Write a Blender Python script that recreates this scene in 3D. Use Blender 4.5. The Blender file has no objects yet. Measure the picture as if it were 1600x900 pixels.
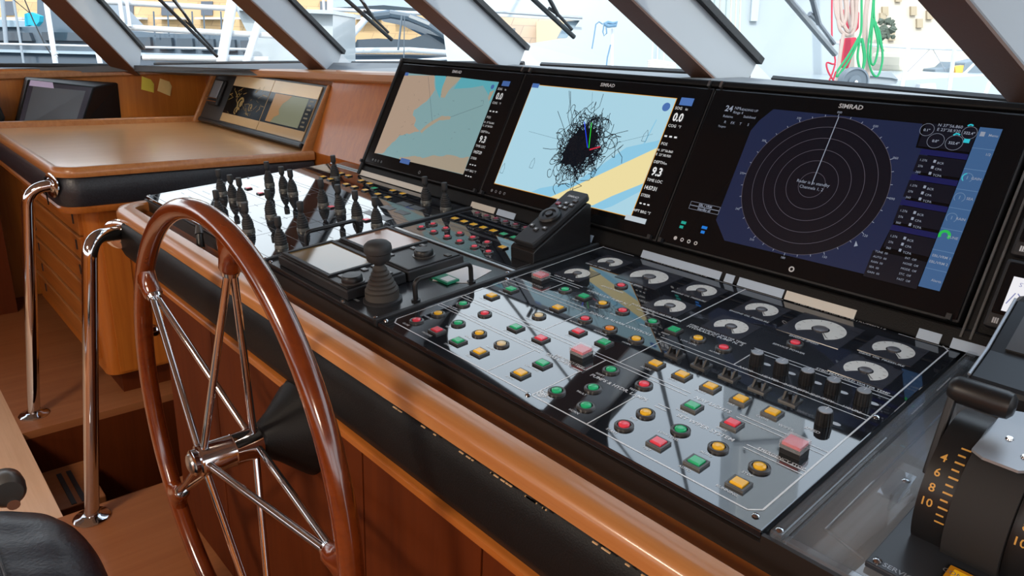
import bpy, bmesh, math, random
from mathutils import Matrix, Vector
C = bpy.context.scene.collection
sc = bpy.context.scene
PI = math.pi
V3 = Vector

# ------------------------------------------------------------------ camera
CAMZ = 1.42
right = V3((0.670, 0.741, 0.041)); down = V3((0.263, -0.185, -0.947))
fwd = V3((-0.694, 0.645, -0.318)).normalized()
right = (right - fwd * right.dot(fwd)).normalized(); up = right.cross(fwd).normalized()
FPX = 1129.7
cd = bpy.data.cameras.new('camera'); cam = bpy.data.objects.new('camera', cd); C.objects.link(cam)
cam.matrix_world = Matrix(((right.x, up.x, -fwd.x, 0), (right.y, up.y, -fwd.y, 0), (right.z, up.z, -fwd.z, CAMZ), (0, 0, 0, 1)))
cd.sensor_width = 36; cd.lens = FPX / 1600 * 36; cd.clip_start = 0.02; cd.clip_end = 300
sc.camera = cam
# ------------------------------------------------------------------ sky, sun, fill, exposure
w = bpy.data.worlds.new('sky'); sc.world = w; w.use_nodes = True
nt = w.node_tree; nt.nodes.clear()
tc = nt.nodes.new('ShaderNodeTexCoord'); sp = nt.nodes.new('ShaderNodeSeparateXYZ'); cr = nt.nodes.new('ShaderNodeValToRGB')
bg = nt.nodes.new('ShaderNodeBackground'); wo = nt.nodes.new('ShaderNodeOutputWorld')
nt.links.new(tc.outputs['Generated'], sp.inputs[0]); nt.links.new(sp.outputs['Z'], cr.inputs[0])
el = cr.color_ramp.elements; el[0].position = 0.0; el[0].color = (0.98, 0.985, 1.0, 1); el[1].position = 0.9; el[1].color = (0.66, 0.80, 1.0, 1)
e2 = el.new(0.45); e2.color = (0.87, 0.93, 1.0, 1)
nt.links.new(cr.outputs[0], bg.inputs[0]); bg.inputs[1].default_value = 2.8; nt.links.new(bg.outputs[0], wo.inputs[0])
sd = bpy.data.lights.new('sun', 'SUN'); so = bpy.data.objects.new('sun', sd); C.objects.link(so)
sd.energy = 2.6; sd.angle = 0.02; sd.color = (1.0, 0.93, 0.82)
so.rotation_euler = (math.radians(42), 0, math.radians(42))
sc.view_settings.view_transform = 'Standard'; sc.view_settings.look = 'None'
sc.view_settings.exposure = 0.0; sc.view_settings.gamma = 1.0; sc.view_settings.use_curve_mapping = False

# ------------------------------------------------------------------ helpers
def lin(c):
    if isinstance(c, str):
        c = [int(c[i:i + 2], 16) / 255 for i in (0, 2, 4)]
        c = [x / 12.92 if x <= 0.04045 else ((x + 0.055) / 1.055) ** 2.4 for x in c]
    return (c[0], c[1], c[2], 1)

def mat(name, col, rough=0.5, metal=0.0, coat=0.0, coat_rough=0.05, ior=1.5, noise=0.0, nscale=40, bump=0.0, spec=0.5):
    m = bpy.data.materials.new(name); m.use_nodes = True; n = m.node_tree; b = n.nodes['Principled BSDF']
    b.inputs['Base Color'].default_value = lin(col); b.inputs['Roughness'].default_value = rough
    b.inputs['Metallic'].default_value = metal; b.inputs['Coat Weight'].default_value = coat
    b.inputs['Coat Roughness'].default_value = coat_rough; b.inputs['IOR'].default_value = ior
    b.inputs['Specular IOR Level'].default_value = spec
    if noise or bump:
        t = n.nodes.new('ShaderNodeTexCoord'); x = n.nodes.new('ShaderNodeTexNoise'); x.inputs['Scale'].default_value = nscale
        x.inputs['Detail'].default_value = 4
        n.links.new(t.outputs['Object'], x.inputs['Vector'])
        if noise:
            r = n.nodes.new('ShaderNodeValToRGB'); c = lin(col)
            r.color_ramp.elements[0].position = 0.3; r.color_ramp.elements[1].position = 0.7
            r.color_ramp.elements[0].color = tuple(max(0, k * (1 - noise)) for k in c[:3]) + (1,)
            r.color_ramp.elements[1].color = tuple(min(1, k * (1 + noise)) for k in c[:3]) + (1,)
            n.links.new(x.outputs['Fac'], r.inputs[0]); n.links.new(r.outputs[0], b.inputs['Base Color'])
        if bump:
            bp = n.nodes.new('ShaderNodeBump'); bp.inputs['Strength'].default_value = bump; bp.inputs['Distance'].default_value = 0.002
            n.links.new(x.outputs['Fac'], bp.inputs['Height']); n.links.new(bp.outputs[0], b.inputs['Normal'])
    return m

def wood(name, dark, light, axis='X', rough=0.35, coat=0.3, scale=1.0, spec=0.4):
    m = bpy.data.materials.new(name); m.use_nodes = True; n = m.node_tree; b = n.nodes['Principled BSDF']
    t = n.nodes.new('ShaderNodeTexCoord'); mp = n.nodes.new('ShaderNodeMapping')
    s = {'X': (1.2, 26, 26), 'Y': (26, 1.2, 26), 'Z': (26, 26, 1.2)}[axis]
    mp.inputs['Scale'].default_value = [k * scale for k in s]
    n.links.new(t.outputs['Object'], mp.inputs[0])
    x = n.nodes.new('ShaderNodeTexNoise'); x.inputs['Scale'].default_value = 1.6; x.inputs['Detail'].default_value = 6; x.inputs['Roughness'].default_value = 0.62
    x.inputs['Distortion'].default_value = 0.6
    n.links.new(mp.outputs[0], x.inputs['Vector'])
    r = n.nodes.new('ShaderNodeValToRGB'); r.color_ramp.elements[0].position = 0.28; r.color_ramp.elements[1].position = 0.72
    r.color_ramp.elements[0].color = lin(dark); r.color_ramp.elements[1].color = lin(light)
    n.links.new(x.outputs['Fac'], r.inputs[0]); n.links.new(r.outputs[0], b.inputs['Base Color'])
    b.inputs['Roughness'].default_value = rough; b.inputs['Coat Weight'].default_value = coat; b.inputs['Coat Roughness'].default_value = 0.12; b.inputs['Specular IOR Level'].default_value = spec
    return m

def emit(name, col, s=1.0, rough=0.25):
    m = bpy.data.materials.new(name); m.use_nodes = True; b = m.node_tree.nodes['Principled BSDF']
    b.inputs['Base Color'].default_value = (0.004, 0.004, 0.004, 1); b.inputs['Roughness'].default_value = rough
    b.inputs['Specular IOR Level'].default_value = 0.25
    b.inputs['Emission Color'].default_value = lin(col); b.inputs['Emission Strength'].default_value = s
    return m

def glass(name, tint=(1, 1, 1), refl=0.6, ior=1.45, veil=0.0, rough=0.0):
    m = bpy.data.materials.new(name); m.use_nodes = True; n = m.node_tree; n.nodes.clear()
    o = n.nodes.new('ShaderNodeOutputMaterial'); tr = n.nodes.new('ShaderNodeBsdfTransparent'); gl = n.nodes.new('ShaderNodeBsdfGlossy')
    tr.inputs[0].default_value = lin(tint); gl.inputs['Roughness'].default_value = rough
    fr = n.nodes.new('ShaderNodeFresnel'); fr.inputs[0].default_value = ior
    mu = n.nodes.new('ShaderNodeMath'); mu.operation = 'MULTIPLY'; mu.inputs[1].default_value = refl
    ge = n.nodes.new('ShaderNodeNewGeometry'); fb = n.nodes.new('ShaderNodeMath'); fb.operation = 'SUBTRACT'; fb.inputs[0].default_value = 1.0; n.links.new(ge.outputs['Backfacing'], fb.inputs[1])
    fm = n.nodes.new('ShaderNodeMath'); fm.operation = 'MULTIPLY'; n.links.new(fr.outputs[0], fm.inputs[0]); n.links.new(fb.outputs[0], fm.inputs[1]); n.links.new(fm.outputs[0], mu.inputs[0])
    mx = n.nodes.new('ShaderNodeMixShader'); n.links.new(mu.outputs[0], mx.inputs[0])
    if veil:
        df = n.nodes.new('ShaderNodeBsdfDiffuse'); df.inputs[0].default_value = (0.75, 0.8, 0.85, 1)
        m2 = n.nodes.new('ShaderNodeMixShader'); m2.inputs[0].default_value = veil
        n.links.new(tr.outputs[0], m2.inputs[1]); n.links.new(df.outputs[0], m2.inputs[2]); n.links.new(m2.outputs[0], mx.inputs[1])
    else:
        n.links.new(tr.outputs[0], mx.inputs[1])
    n.links.new(gl.outputs[0], mx.inputs[2]); n.links.new(mx.outputs[0], o.inputs[0])
    return m

def brickmat(name, c1, c2, mortar, scale, bw=0.5, rh=0.25):
    m = bpy.data.materials.new(name); m.use_nodes = True; n = m.node_tree; b = n.nodes['Principled BSDF']
    t = n.nodes.new('ShaderNodeTexCoord'); mp = n.nodes.new('ShaderNodeMapping'); mp.inputs['Rotation'].default_value = (PI / 2, 0, 0)
    x = n.nodes.new('ShaderNodeTexBrick'); x.inputs['Scale'].default_value = scale
    x.inputs['Color1'].default_value = lin(c1); x.inputs['Color2'].default_value = lin(c2); x.inputs['Mortar'].default_value = lin(mortar)
    x.inputs['Brick Width'].default_value = bw; x.inputs['Row Height'].default_value = rh; x.inputs['Mortar Size'].default_value = 0.015
    n.links.new(t.outputs['Object'], mp.inputs[0]); n.links.new(mp.outputs[0], x.inputs['Vector']); n.links.new(x.outputs['Color'], b.inputs['Base Color'])
    b.inputs['Roughness'].default_value = 0.9
    return m

I4 = Matrix.Identity(4)
class MB:
    def __init__(s, M=I4): s.v = []; s.f = []; s.M = M
    def add(s, vs, fs):
        k = len(s.v); s.v += [s.M @ V3(p) for p in vs]; s.f += [tuple(i + k for i in f) for f in fs]; return s
    def box(s, a, b):
        (x0, y0, z0), (x1, y1, z1) = a, b
        return s.add([(x0, y0, z0), (x1, y0, z0), (x1, y1, z0), (x0, y1, z0), (x0, y0, z1), (x1, y0, z1), (x1, y1, z1), (x0, y1, z1)],
                     [(0, 3, 2, 1), (4, 5, 6, 7), (0, 1, 5, 4), (1, 2, 6, 5), (2, 3, 7, 6), (3, 0, 4, 7)])
    def hexa(s, p):
        return s.add(p, [(0, 3, 2, 1), (4, 5, 6, 7), (0, 1, 5, 4), (1, 2, 6, 5), (2, 3, 7, 6), (3, 0, 4, 7)])
    def prism(s, poly, z0, z1):
        n = len(poly)
        return s.add([(x, y, z0) for x, y in poly] + [(x, y, z1) for x, y in poly],
                     [tuple(range(n))[::-1], tuple(range(n, 2 * n))] + [(i, (i + 1) % n, n + (i + 1) % n, n + i) for i in range(n)])
    def extr(s, poly, d):            # 3D polygon extruded by vector d
        n = len(poly); d = V3(d)
        return s.add([V3(p) for p in poly] + [V3(p) + d for p in poly],
                     [tuple(range(n))[::-1], tuple(range(n, 2 * n))] + [(i, (i + 1) % n, n + (i + 1) % n, n + i) for i in range(n)])
    def flat(s, poly, z=0.0):
        return s.add([(x, y, z) for x, y in poly], [tuple(range(len(poly)))])
    def rect(s, x0, y0, x1, y1, z=0.0): return s.flat([(x0, y0), (x1, y0), (x1, y1), (x0, y1)], z)
    def line(s, p, q, wd, z=0.0):
        p = V3((p[0], p[1])); q = V3((q[0], q[1])); d = (q - p)
        if d.length < 1e-9: return s
        d.normalize(); n = V3((-d.y, d.x)) * wd / 2
        return s.flat([tuple(p + n), tuple(p - n), tuple(q - n), tuple(q + n)][::-1], z)
    def ring(s, c, r0, r1, z=0.0, a0=0, a1=2 * PI, n=40):
        vs = []; full = abs(a1 - a0 - 2 * PI) < 1e-6
        for i in range(n + (0 if full else 1)):
            a = a0 + (a1 - a0) * i / n
            vs += [(c[0] + r0 * math.cos(a), c[1] + r0 * math.sin(a), z), (c[0] + r1 * math.cos(a), c[1] + r1 * math.sin(a), z)]
        k = len(vs); fs = [((2 * i) % k, (2 * i + 1) % k, (2 * i + 3) % k, (2 * i + 2) % k) for i in range(n)]
        return s.add(vs, fs)
    def disc(s, c, r, z=0.0, n=32): return s.flat([(c[0] + r * math.cos(2 * PI * i / n), c[1] + r * math.sin(2 * PI * i / n)) for i in range(n)], z)
    def lathe(s, prof, n=24, c=(0, 0), T=I4):   # profile of (r, z), closed on axis when r = 0
        vs = []; fs = []
        for r, z in prof:
            for i in range(n):
                a = 2 * PI * i / n; vs.append(T @ V3((c[0] + r * math.cos(a), c[1] + r * math.sin(a), z)))
        for j in range(len(prof) - 1):
            for i in range(n):
                fs.append((j * n + i, j * n + (i + 1) % n, (j + 1) * n + (i + 1) % n, (j + 1) * n + i))
        fs.append(tuple(range(n))[::-1]); fs.append(tuple(range((len(prof) - 1) * n, len(prof) * n)))
        return s.add(vs, fs)
    def tube(s, pts, r, n=12, closed=False):
        pts = [V3(p) for p in pts]; N = len(pts); rr = r if isinstance(r, (list, tuple)) else [r] * N
        vs = []; fs = []; prev = None
        for i in range(N):
            a = pts[(i - 1) % N] if (i > 0 or closed) else pts[i]; b = pts[(i + 1) % N] if (i < N - 1 or closed) else pts[i]
            t = (b - a).normalized()
            if prev is None:
                nn = t.orthogonal().normalized()
            else:
                nn = (prev - t * prev.dot(t)); nn = nn.normalized() if nn.length > 1e-6 else t.orthogonal().normalized()
            prev = nn; bb = t.cross(nn)
            for k in range(n):
                q = 2 * PI * k / n; vs.append(pts[i] + (nn * math.cos(q) + bb * math.sin(q)) * rr[i])
        for i in range(N if closed else N - 1):
            j = (i + 1) % N
            for k in range(n): fs.append((i * n + k, i * n + (k + 1) % n, j * n + (k + 1) % n, j * n + k))
        if not closed: fs += [tuple(range(n))[::-1], tuple(range((N - 1) * n, N * n))]
        return s.add(vs, fs)
    def cyl(s, p, q, r, n=16): return s.tube([p, q], r, n)
    def sweep(s, path, prof):        # path of (point, outward) pairs, profile of (outward, z); closed profile, open path
        vs = []; fs = []; n = len(prof)
        for p, o in path:
            for a, z in prof: vs.append(V3(p) + V3(o) * a + V3((0, 0, z)))
        for i in range(len(path) - 1):
            for k in range(n): fs.append((i * n + k, i * n + (k + 1) % n, (i + 1) * n + (k + 1) % n, (i + 1) * n + k))
        fs += [tuple(range(n))[::-1], tuple(range((len(path) - 1) * n, len(path) * n))]
        return s.add(vs, fs)

MW = {}
def thing(name, label, cat, M=None, group=None, loc=None):
    o = bpy.data.objects.new(name, None); C.objects.link(o); o.empty_display_size = 0.05
    M = M.copy() if M is not None else Matrix.Translation(V3(loc or (0, 0, 0)))
    o.matrix_world = M; MW[o.name] = M
    o['label'] = label; o['category'] = cat
    if group: o['group'] = group
    return o
def tag(o, label, cat, group=None):
    o['label'] = label; o['category'] = cat
    if group: o['group'] = group
    return o
def meshof(name, mb, m, smooth=False, inv=None):
    me = bpy.data.meshes.new(name)
    vs = mb.v if inv is None else [inv @ p for p in mb.v]
    me.from_pydata([tuple(p) for p in vs], [], mb.f)
    bm = bmesh.new(); bm.from_mesh(me); bmesh.ops.recalc_face_normals(bm, faces=bm.faces[:]) if not smooth == 'flat' else None
    bm.to_mesh(me); bm.free()
    if smooth and smooth != 'flat':
        for p in me.polygons: p.use_smooth = True
        me.set_sharp_from_angle(angle=math.radians(40))
    me.materials.append(m); me.update()
    return me
def obj(name, mb, m, parent=None, smooth=False, bevel=0, seg=2, label=None, stuff=False):
    inv = MW[parent.name].inverted() if parent else None
    if parent is None:          # top-level single mesh: origin at its own middle bottom
        lo = V3([min(p[i] for p in mb.v) for i in range(3)]); hi = V3([max(p[i] for p in mb.v) for i in range(3)])
        org = V3(((lo.x + hi.x) / 2, (lo.y + hi.y) / 2, lo.z)); inv = Matrix.Translation(-org)
    me = meshof(name, mb, m, smooth, inv)
    o = bpy.data.objects.new(name, me); C.objects.link(o)
    if parent: o.parent = parent; MW[o.name] = MW[parent.name]
    else: o.location = org; MW[o.name] = Matrix.Translation(org)
    if bevel:
        b = o.modifiers.new('bevel', 'BEVEL'); b.width = bevel; b.segments = seg; b.limit_method = 'ANGLE'; b.angle_limit = math.radians(35)
        b.harden_normals = False
    if label: o['label'] = label
    if stuff: o['kind'] = 'stuff'
    return o
def struct(name, mb, m, **k):
    o = obj(name, mb, m, **k)
    if not k.get('parent'): o['kind'] = 'structure'
    return o
def inst(me, name, parent, loc, sub=()):      # a part sharing mesh data, placed in its parent's frame
    o = bpy.data.objects.new(name, me); C.objects.link(o); o.parent = parent; o.location = loc
    MW[o.name] = MW[parent.name] @ Matrix.Translation(V3(loc))
    for nm, m2 in sub:
        q = bpy.data.objects.new(nm, m2); C.objects.link(q); q.parent = o; MW[q.name] = MW[o.name]
    return o
def copytree(o, M, label=None, group=None):
    c = o.copy(); C.objects.link(c); c.matrix_world = M; MW[c.name] = M
    if label: c['label'] = label
    if group: c['group'] = group
    for ch in o.children:
        d = ch.copy(); C.objects.link(d); d.parent = c
        for g in ch.children:
            h = g.copy(); C.objects.link(h); h.parent = d
    return c
_tx = {}
def text(mb, s, size, x, y, z=0.0, align='CENTER', rot=0.0, sx=1.0, bold=0.0):
    key = (s, bold)
    if key not in _tx:
        cu = bpy.data.curves.new('t', 'FONT'); cu.body = s; cu.resolution_u = 2; cu.offset = bold
        t = bpy.data.objects.new('t', cu); C.objects.link(t)
        bpy.context.view_layer.update()
        me = t.to_mesh(); vs = [(v.co.x, v.co.y) for v in me.vertices]; fs = [tuple(p.vertices) for p in me.polygons]
        t.to_mesh_clear(); bpy.data.objects.remove(t); bpy.data.curves.remove(cu); _tx[key] = (vs, fs)
    vs, fs = _tx[key]
    if not vs: return
    x0 = min(v[0] for v in vs); x1 = max(v[0] for v in vs)
    ox = {'CENTER': (x0 + x1) / 2, 'LEFT': x0, 'RIGHT': x1}[align]
    ca, sa = math.cos(rot), math.sin(rot)
    mb.add([(x + ((a - ox) * sx * ca - b * sa) * size, y + ((a - ox) * sx * sa + b * ca) * size, z) for a, b in vs], fs)

def spot(px, py, depth):           # a bearing measured from the wheelhouse and a distance, as a point in the world
    return V3((0, 0, CAMZ)) + (right * (px - 800) - up * (py - 450) + fwd * FPX) * (depth / FPX)

# ------------------------------------------------------------------ frames of the sloped panel and of the monitor face
T5 = math.radians(5)
PY = V3((0, math.cos(T5), math.sin(T5))); PN = V3((0, -math.sin(T5), math.cos(T5)))
O0 = V3((0, 0, CAMZ)) - PN * 0.54
def frame(o, x, y, z): return Matrix(((x.x, y.x, z.x, o.x), (x.y, y.y, z.y, o.y), (x.z, y.z, z.z, o.z), (0, 0, 0, 1)))
PM = frame(O0, V3((1, 0, 0)), PY, PN)
def PMat(u, v, h=0): return PM @ Matrix.Translation((u, v, h))
MD = V3((0, 0.439, 0.899)).normalized(); MN = V3((0, -0.899, 0.439)).normalized()
MM = frame(V3((-2.109, 1.269, CAMZ - 0.394)), V3((1, 0, 0)), MD, MN)

# ------------------------------------------------------------------ materials
m_woodx = wood('varnished_teak_lengthwise', (0.27, 0.075, 0.010), (0.42, 0.135, 0.022), 'X')
m_woody = wood('varnished_teak_crosswise', (0.40, 0.125, 0.013), (0.53, 0.185, 0.025), 'Z')
m_woodz = wood('varnished_teak_upright', (0.34, 0.092, 0.010), (0.46, 0.14, 0.018), 'Z')
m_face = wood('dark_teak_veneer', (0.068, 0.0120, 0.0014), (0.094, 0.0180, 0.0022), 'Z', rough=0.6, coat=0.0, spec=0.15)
m_table = wood('table_veneer', (0.56, 0.27, 0.105), (0.64, 0.34, 0.14), 'Y', rough=0.30, coat=0.7)
m_nose = wood('pale_worn_teak', (0.34, 0.125, 0.032), (0.46, 0.20, 0.065), 'X', rough=0.36, coat=0.35)
m_floor = wood('floor_veneer', (0.24, 0.082, 0.027), (0.30, 0.112, 0.040), 'Y', rough=0.55, coat=0.04, scale=0.6, spec=0.25)
m_floorp = wood('pale_floor_board', (0.55, 0.33, 0.19), (0.66, 0.42, 0.26), 'X', rough=0.45, coat=0.15)
m_rim = wood('wheel_mahogany', (0.095, 0.015, 0.002), (0.155, 0.029, 0.004), 'X', rough=0.2, coat=1.0, scale=0.8)
m_leather = mat('black_leather', (0.0065, 0.0065, 0.007), 0.48, bump=0.25, nscale=420, spec=0.16)
m_leather2 = mat('worn_black_leather', (0.016, 0.018, 0.024), 0.36, bump=0.4, nscale=160, noise=0.3)
m_chrome = mat('polished_chrome', (0.60, 0.61, 0.63), 0.07, 1.0)
m_steel = mat('brushed_steel', (0.5, 0.5, 0.5), 0.28, 1.0)
m_panel = mat('black_acrylic', (0.010, 0.012, 0.016), 0.035, ior=1.75, coat=0.6, coat_rough=0.02)
m_panel.node_tree.nodes['Principled BSDF'].inputs['Coat IOR'].default_value = 1.6
m_print = mat('white_engraving', (0.62, 0.65, 0.68), 0.08, ior=1.6)
m_printd = mat('grey_engraving', (0.16, 0.18, 0.20), 0.08, ior=1.6)
m_black = mat('black_plastic', (0.011, 0.011, 0.012), 0.38, spec=0.4)
m_blackm = mat('matt_black_metal', (0.012, 0.012, 0.014), 0.55, bump=0.15, nscale=500)
m_rubber = mat('black_rubber', (0.018, 0.019, 0.021), 0.62)
m_plinth = mat('dark_plinth', (0.013, 0.008, 0.006), 0.5)
m_bezel = mat('dark_grey_bezel', (0.05, 0.048, 0.048), 0.3)
m_cap = {'red': mat('red_cap', (0.85, 0.065, 0.10), 0.18), 'yellow': mat('yellow_cap', (0.90, 0.50, 0.035), 0.18), 'green': mat('green_cap', (0.025, 0.46, 0.19), 0.18),
         'cream': mat('cream_cap', (0.78, 0.62, 0.34), 0.18), 'orange': mat('orange_cap', (0.82, 0.24, 0.015), 0.18), 'dark': mat('dark_red_cap', (0.22, 0.03, 0.05), 0.2)}
m_dial = mat('white_dial', (0.66, 0.66, 0.62), 0.35)
m_dialp = mat('dial_plate', (0.035, 0.038, 0.048), 0.12)
m_dialh = mat('dial_hub', (0.10, 0.10, 0.11), 0.3)
m_grey = mat('grey_paint', (0.36, 0.385, 0.41), 0.42)
m_greyl = mat('light_grey_metal', (0.30, 0.32, 0.35), 0.35, 0.4)
m_brown = mat('brown_pillar_facing', (0.12, 0.052, 0.030), 0.55, bump=0.2, nscale=200)
m_ceil = mat('cream_ceiling', (0.62, 0.56, 0.48), 0.7)
m_glass = glass('window_glass', (0.93, 0.96, 0.97), 0.35)
m_acryl = glass('clear_acrylic', (0.88, 0.90, 0.92), 1.0, 1.75, veil=0.05, rough=0.0)
m_gasket = mat('black_gasket', (0.01, 0.01, 0.011), 0.6)
m_bezelgl = mat('black_glass', (0.006, 0.006, 0.007), 0.12, ior=1.45, spec=0.25)
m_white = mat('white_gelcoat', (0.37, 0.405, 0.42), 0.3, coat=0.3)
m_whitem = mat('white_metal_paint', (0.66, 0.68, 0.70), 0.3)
m_hull = mat('dark_blue_hull', (0.035, 0.055, 0.080), 0.25, coat=0.5)
m_hull2 = mat('slate_superstructure', (0.065, 0.095, 0.125), 0.3, coat=0.3)
m_tint = mat('tinted_boat_window', (0.035, 0.05, 0.065), 0.06, ior=1.6)
m_paper = mat('white_paper', (0.74, 0.75, 0.76), 0.7)


# ================================================================== SETTING
# floor with the stairwell let into it
fl = MB()
for a, b in (((-2.27, -2.6, -0.03), (1.6, 1.5, 0)), ((-4.6, 0.28, -0.03), (-2.9, 1.5, 0)), ((-2.9, 1.35, -0.03), (-2.27, 1.5, 0))): fl.box(a, b)
struct('floor', fl, m_floor)
fb = MB().box((-4.6, -2.6, -0.03), (-2.27, 0.28, 0.0)); o = obj('pale_floor_board', fb, m_floorp, parent=bpy.data.objects['floor'], label='pale wooden floor board beside the stairwell')
st = MB()
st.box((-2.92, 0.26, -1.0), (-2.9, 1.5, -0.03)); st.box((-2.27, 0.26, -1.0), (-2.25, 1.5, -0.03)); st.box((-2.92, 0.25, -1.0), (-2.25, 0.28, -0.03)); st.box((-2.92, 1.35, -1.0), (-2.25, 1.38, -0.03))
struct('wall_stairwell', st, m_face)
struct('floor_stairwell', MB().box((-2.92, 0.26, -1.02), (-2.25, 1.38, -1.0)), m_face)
tr_ = thing('stair_tread', 'wooden stair tread with two black grip strips in the dark stairwell', 'stair', loc=(-2.75, 0.37, -0.21))
obj('board', MB().box((-2.899, 0.281, -0.21), (-2.60, 0.46, -0.18)), m_floor, tr_, bevel=0.004)
for y in (0.362, 0.394): obj('grip_strip', MB().box((-2.85, y - 0.008, -0.182), (-2.61, y + 0.008, -0.178)), m_rubber, tr_)
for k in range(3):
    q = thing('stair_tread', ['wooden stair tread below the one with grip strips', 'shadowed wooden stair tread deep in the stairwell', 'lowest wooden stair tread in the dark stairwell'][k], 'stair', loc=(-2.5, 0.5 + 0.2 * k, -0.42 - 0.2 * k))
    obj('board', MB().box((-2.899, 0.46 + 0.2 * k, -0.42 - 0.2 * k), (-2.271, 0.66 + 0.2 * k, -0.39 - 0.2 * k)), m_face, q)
# walls behind the dash
struct('wall_left', MB().box((-4.62, -2.6, 0), (-4.55, 1.75, 1.20)), m_woody)
struct('wall_port_lower', MB().box((-4.55, -2.6, 0), (-4.30, .50, .90)), m_face)
wf = MB(); wf.extr([(-4.55, 1.66, 0.0), (-4.55, 1.76, 0.0), (-4.55, 1.76, 1.24), (-4.55, 1.66, 1.24)], (1.64, 0, 0))
struct('wall_front', wf, m_woodz)
wr = MB(); wr.extr([(-2.93, 1.50, 0.0), (-2.93, 1.70, 0.0), (-2.93, 1.74, 1.285), (-2.93, 1.63, 1.285), (-2.93, 1.50, 0.945)], (0.82, 0, 0))
struct('wall_forward', wr, m_woodz)
# wooden cap rail along the dash
cap = MB(); capz = [((-4.55, -2.6), 1.10), ((-4.55, 0.64), 1.165), ((-4.55, 1.45), 1.195), ((-4.50, 1.56), 1.20), ((-4.40, 1.60), 1.203), ((-3.37, 1.615), 1.245), ((-2.95, 1.615), 1.258), ((-2.07, 1.615), 1.292)]
pv = []
for i, ((x, y), z) in enumerate(capz):
    a = V3(capz[max(i - 1, 0)][0]); b = V3(capz[min(i + 1, len(capz) - 1)][0]); t = (b - a).normalized(); o2 = V3((t.y, -t.x, 0))
    pv.append(((x, y, z), (o2.x, o2.y, 0)))
cap.sweep(pv, [(0.014, -0.018), (0.022, -0.010), (0.022, 0.014), (0.014, 0.022), (-0.14, 0.026), (-0.14, -0.018)])
struct('trim_1', cap, m_nose, smooth=True)
# the sill line of the raked windscreen, bottom corners of the panes
SILL = [(-4.60, -0.9, 1.13), (-4.57, 0.646, 1.201), (-4.50, 1.24, 1.228), (-3.276, 1.80, 1.305), (-2.33, 2.08, 1.345), (-1.22, 2.05, 1.357), (-0.36, 1.88, 1.345), (0.55, 1.35, 1.30), (1.5, 0.3, 1.25)]
led = MB(); inner = [(-4.69, -0.9, 1.10), (-4.69, 0.64, 1.17), (-4.64, 1.5, 1.20), (-3.37, 1.70, 1.262), (-2.07, 1.70, 1.312), (-1.5, 1.47, 1.335), (-0.3, 1.47, 1.335), (0.55, 1.30, 1.28), (1.5, 0.25, 1.23)]
led = MB()
for i in range(len(SILL) - 1):
    a, b = V3(SILL[i]), V3(SILL[i + 1]); c, d = V3(inner[i]), V3(inner[i + 1]); dz = V3((0, 0, -0.03)); up_ = V3((0, 0, 0.0))
    led.hexa([c + dz, d + dz, b + dz, a + dz, c, d, b + up_, a + up_])
struct('trim_2', led, mat('dark_grey_ledge', (0.13, 0.14, 0.15), 0.5))
# pillars of the windscreen: base, direction, tangent, outward depth
PIL = [((-4.451, 1.233, 1.22), (.703, -.548, .454), (.615, .789, 0), (-.358, .279, .891), 'left'),
       ((-3.231, 1.726, 1.288), (.343, -.786, .515), (.916, .40, 0), (-.206, .472, .857), 'b'),
       ((-2.277, 2.001, 1.334), (.103, -.873, .477), (.993, .117, 0), (-.056, .474, .879), 'c'),
       ((-1.236, 1.959, 1.335), (-.146, -.858, .492), (.986, -.168, 0), (.083, .485, .87), 'd'),
       ((-0.352, 1.822, 1.327), (-.288, -.826, .485), (.944, -.329, 0), (.16, .458, .875), 'e')]
PW = [0.11, 0.10, 0.10, 0.09, 0.09]; PD = [0.155, 0.13, 0.135, 0.13, 0.13]
GL = 0.90
PIL3 = []
for i, (B, D, tg, out, _) in enumerate(PIL):
    B, D, tg, out = V3(B), V3(D).normalized(), V3(tg).normalized(), V3(out).normalized()
    if i == 4: out = V3((.20, .42, .885)).normalized()
    PIL3.append((B, D, tg, out))
    s0 = B - D * 0.10; L = GL + 0.35
    a, b = s0 - tg * PW[i], s0; o_ = out * PD[i]
    p = MB().hexa([a, b, b + o_, a + o_, a + D * L, b + D * L, b + o_ + D * L, a + o_ + D * L])
    pil = struct('trim_%d' % (3 + i), p, m_grey, bevel=0.006)
    f = MB(); e = -out * 0.004
    f.hexa([a + e, b + e, b + out * 0.002, a + out * 0.002, a + e + D * L, b + e + D * L, b + out * 0.002 + D * L, a + out * 0.002 + D * L])
    obj('facing', f, m_brown, parent=pil, label='brown inner facing')
    g = MB(); c0 = b + out * (PD[i] - 0.004); g.hexa([c0 - tg * 0.01, c0 + tg * 0.018, c0 + tg * 0.018 + out * 0.02, c0 - tg * 0.01 + out * 0.02] + [q + D * L for q in (c0 - tg * 0.01, c0 + tg * 0.018, c0 + tg * 0.018 + out * 0.02, c0 - tg * 0.01 + out * 0.02)])
    obj('gasket', g, m_gasket, parent=pil)
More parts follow.
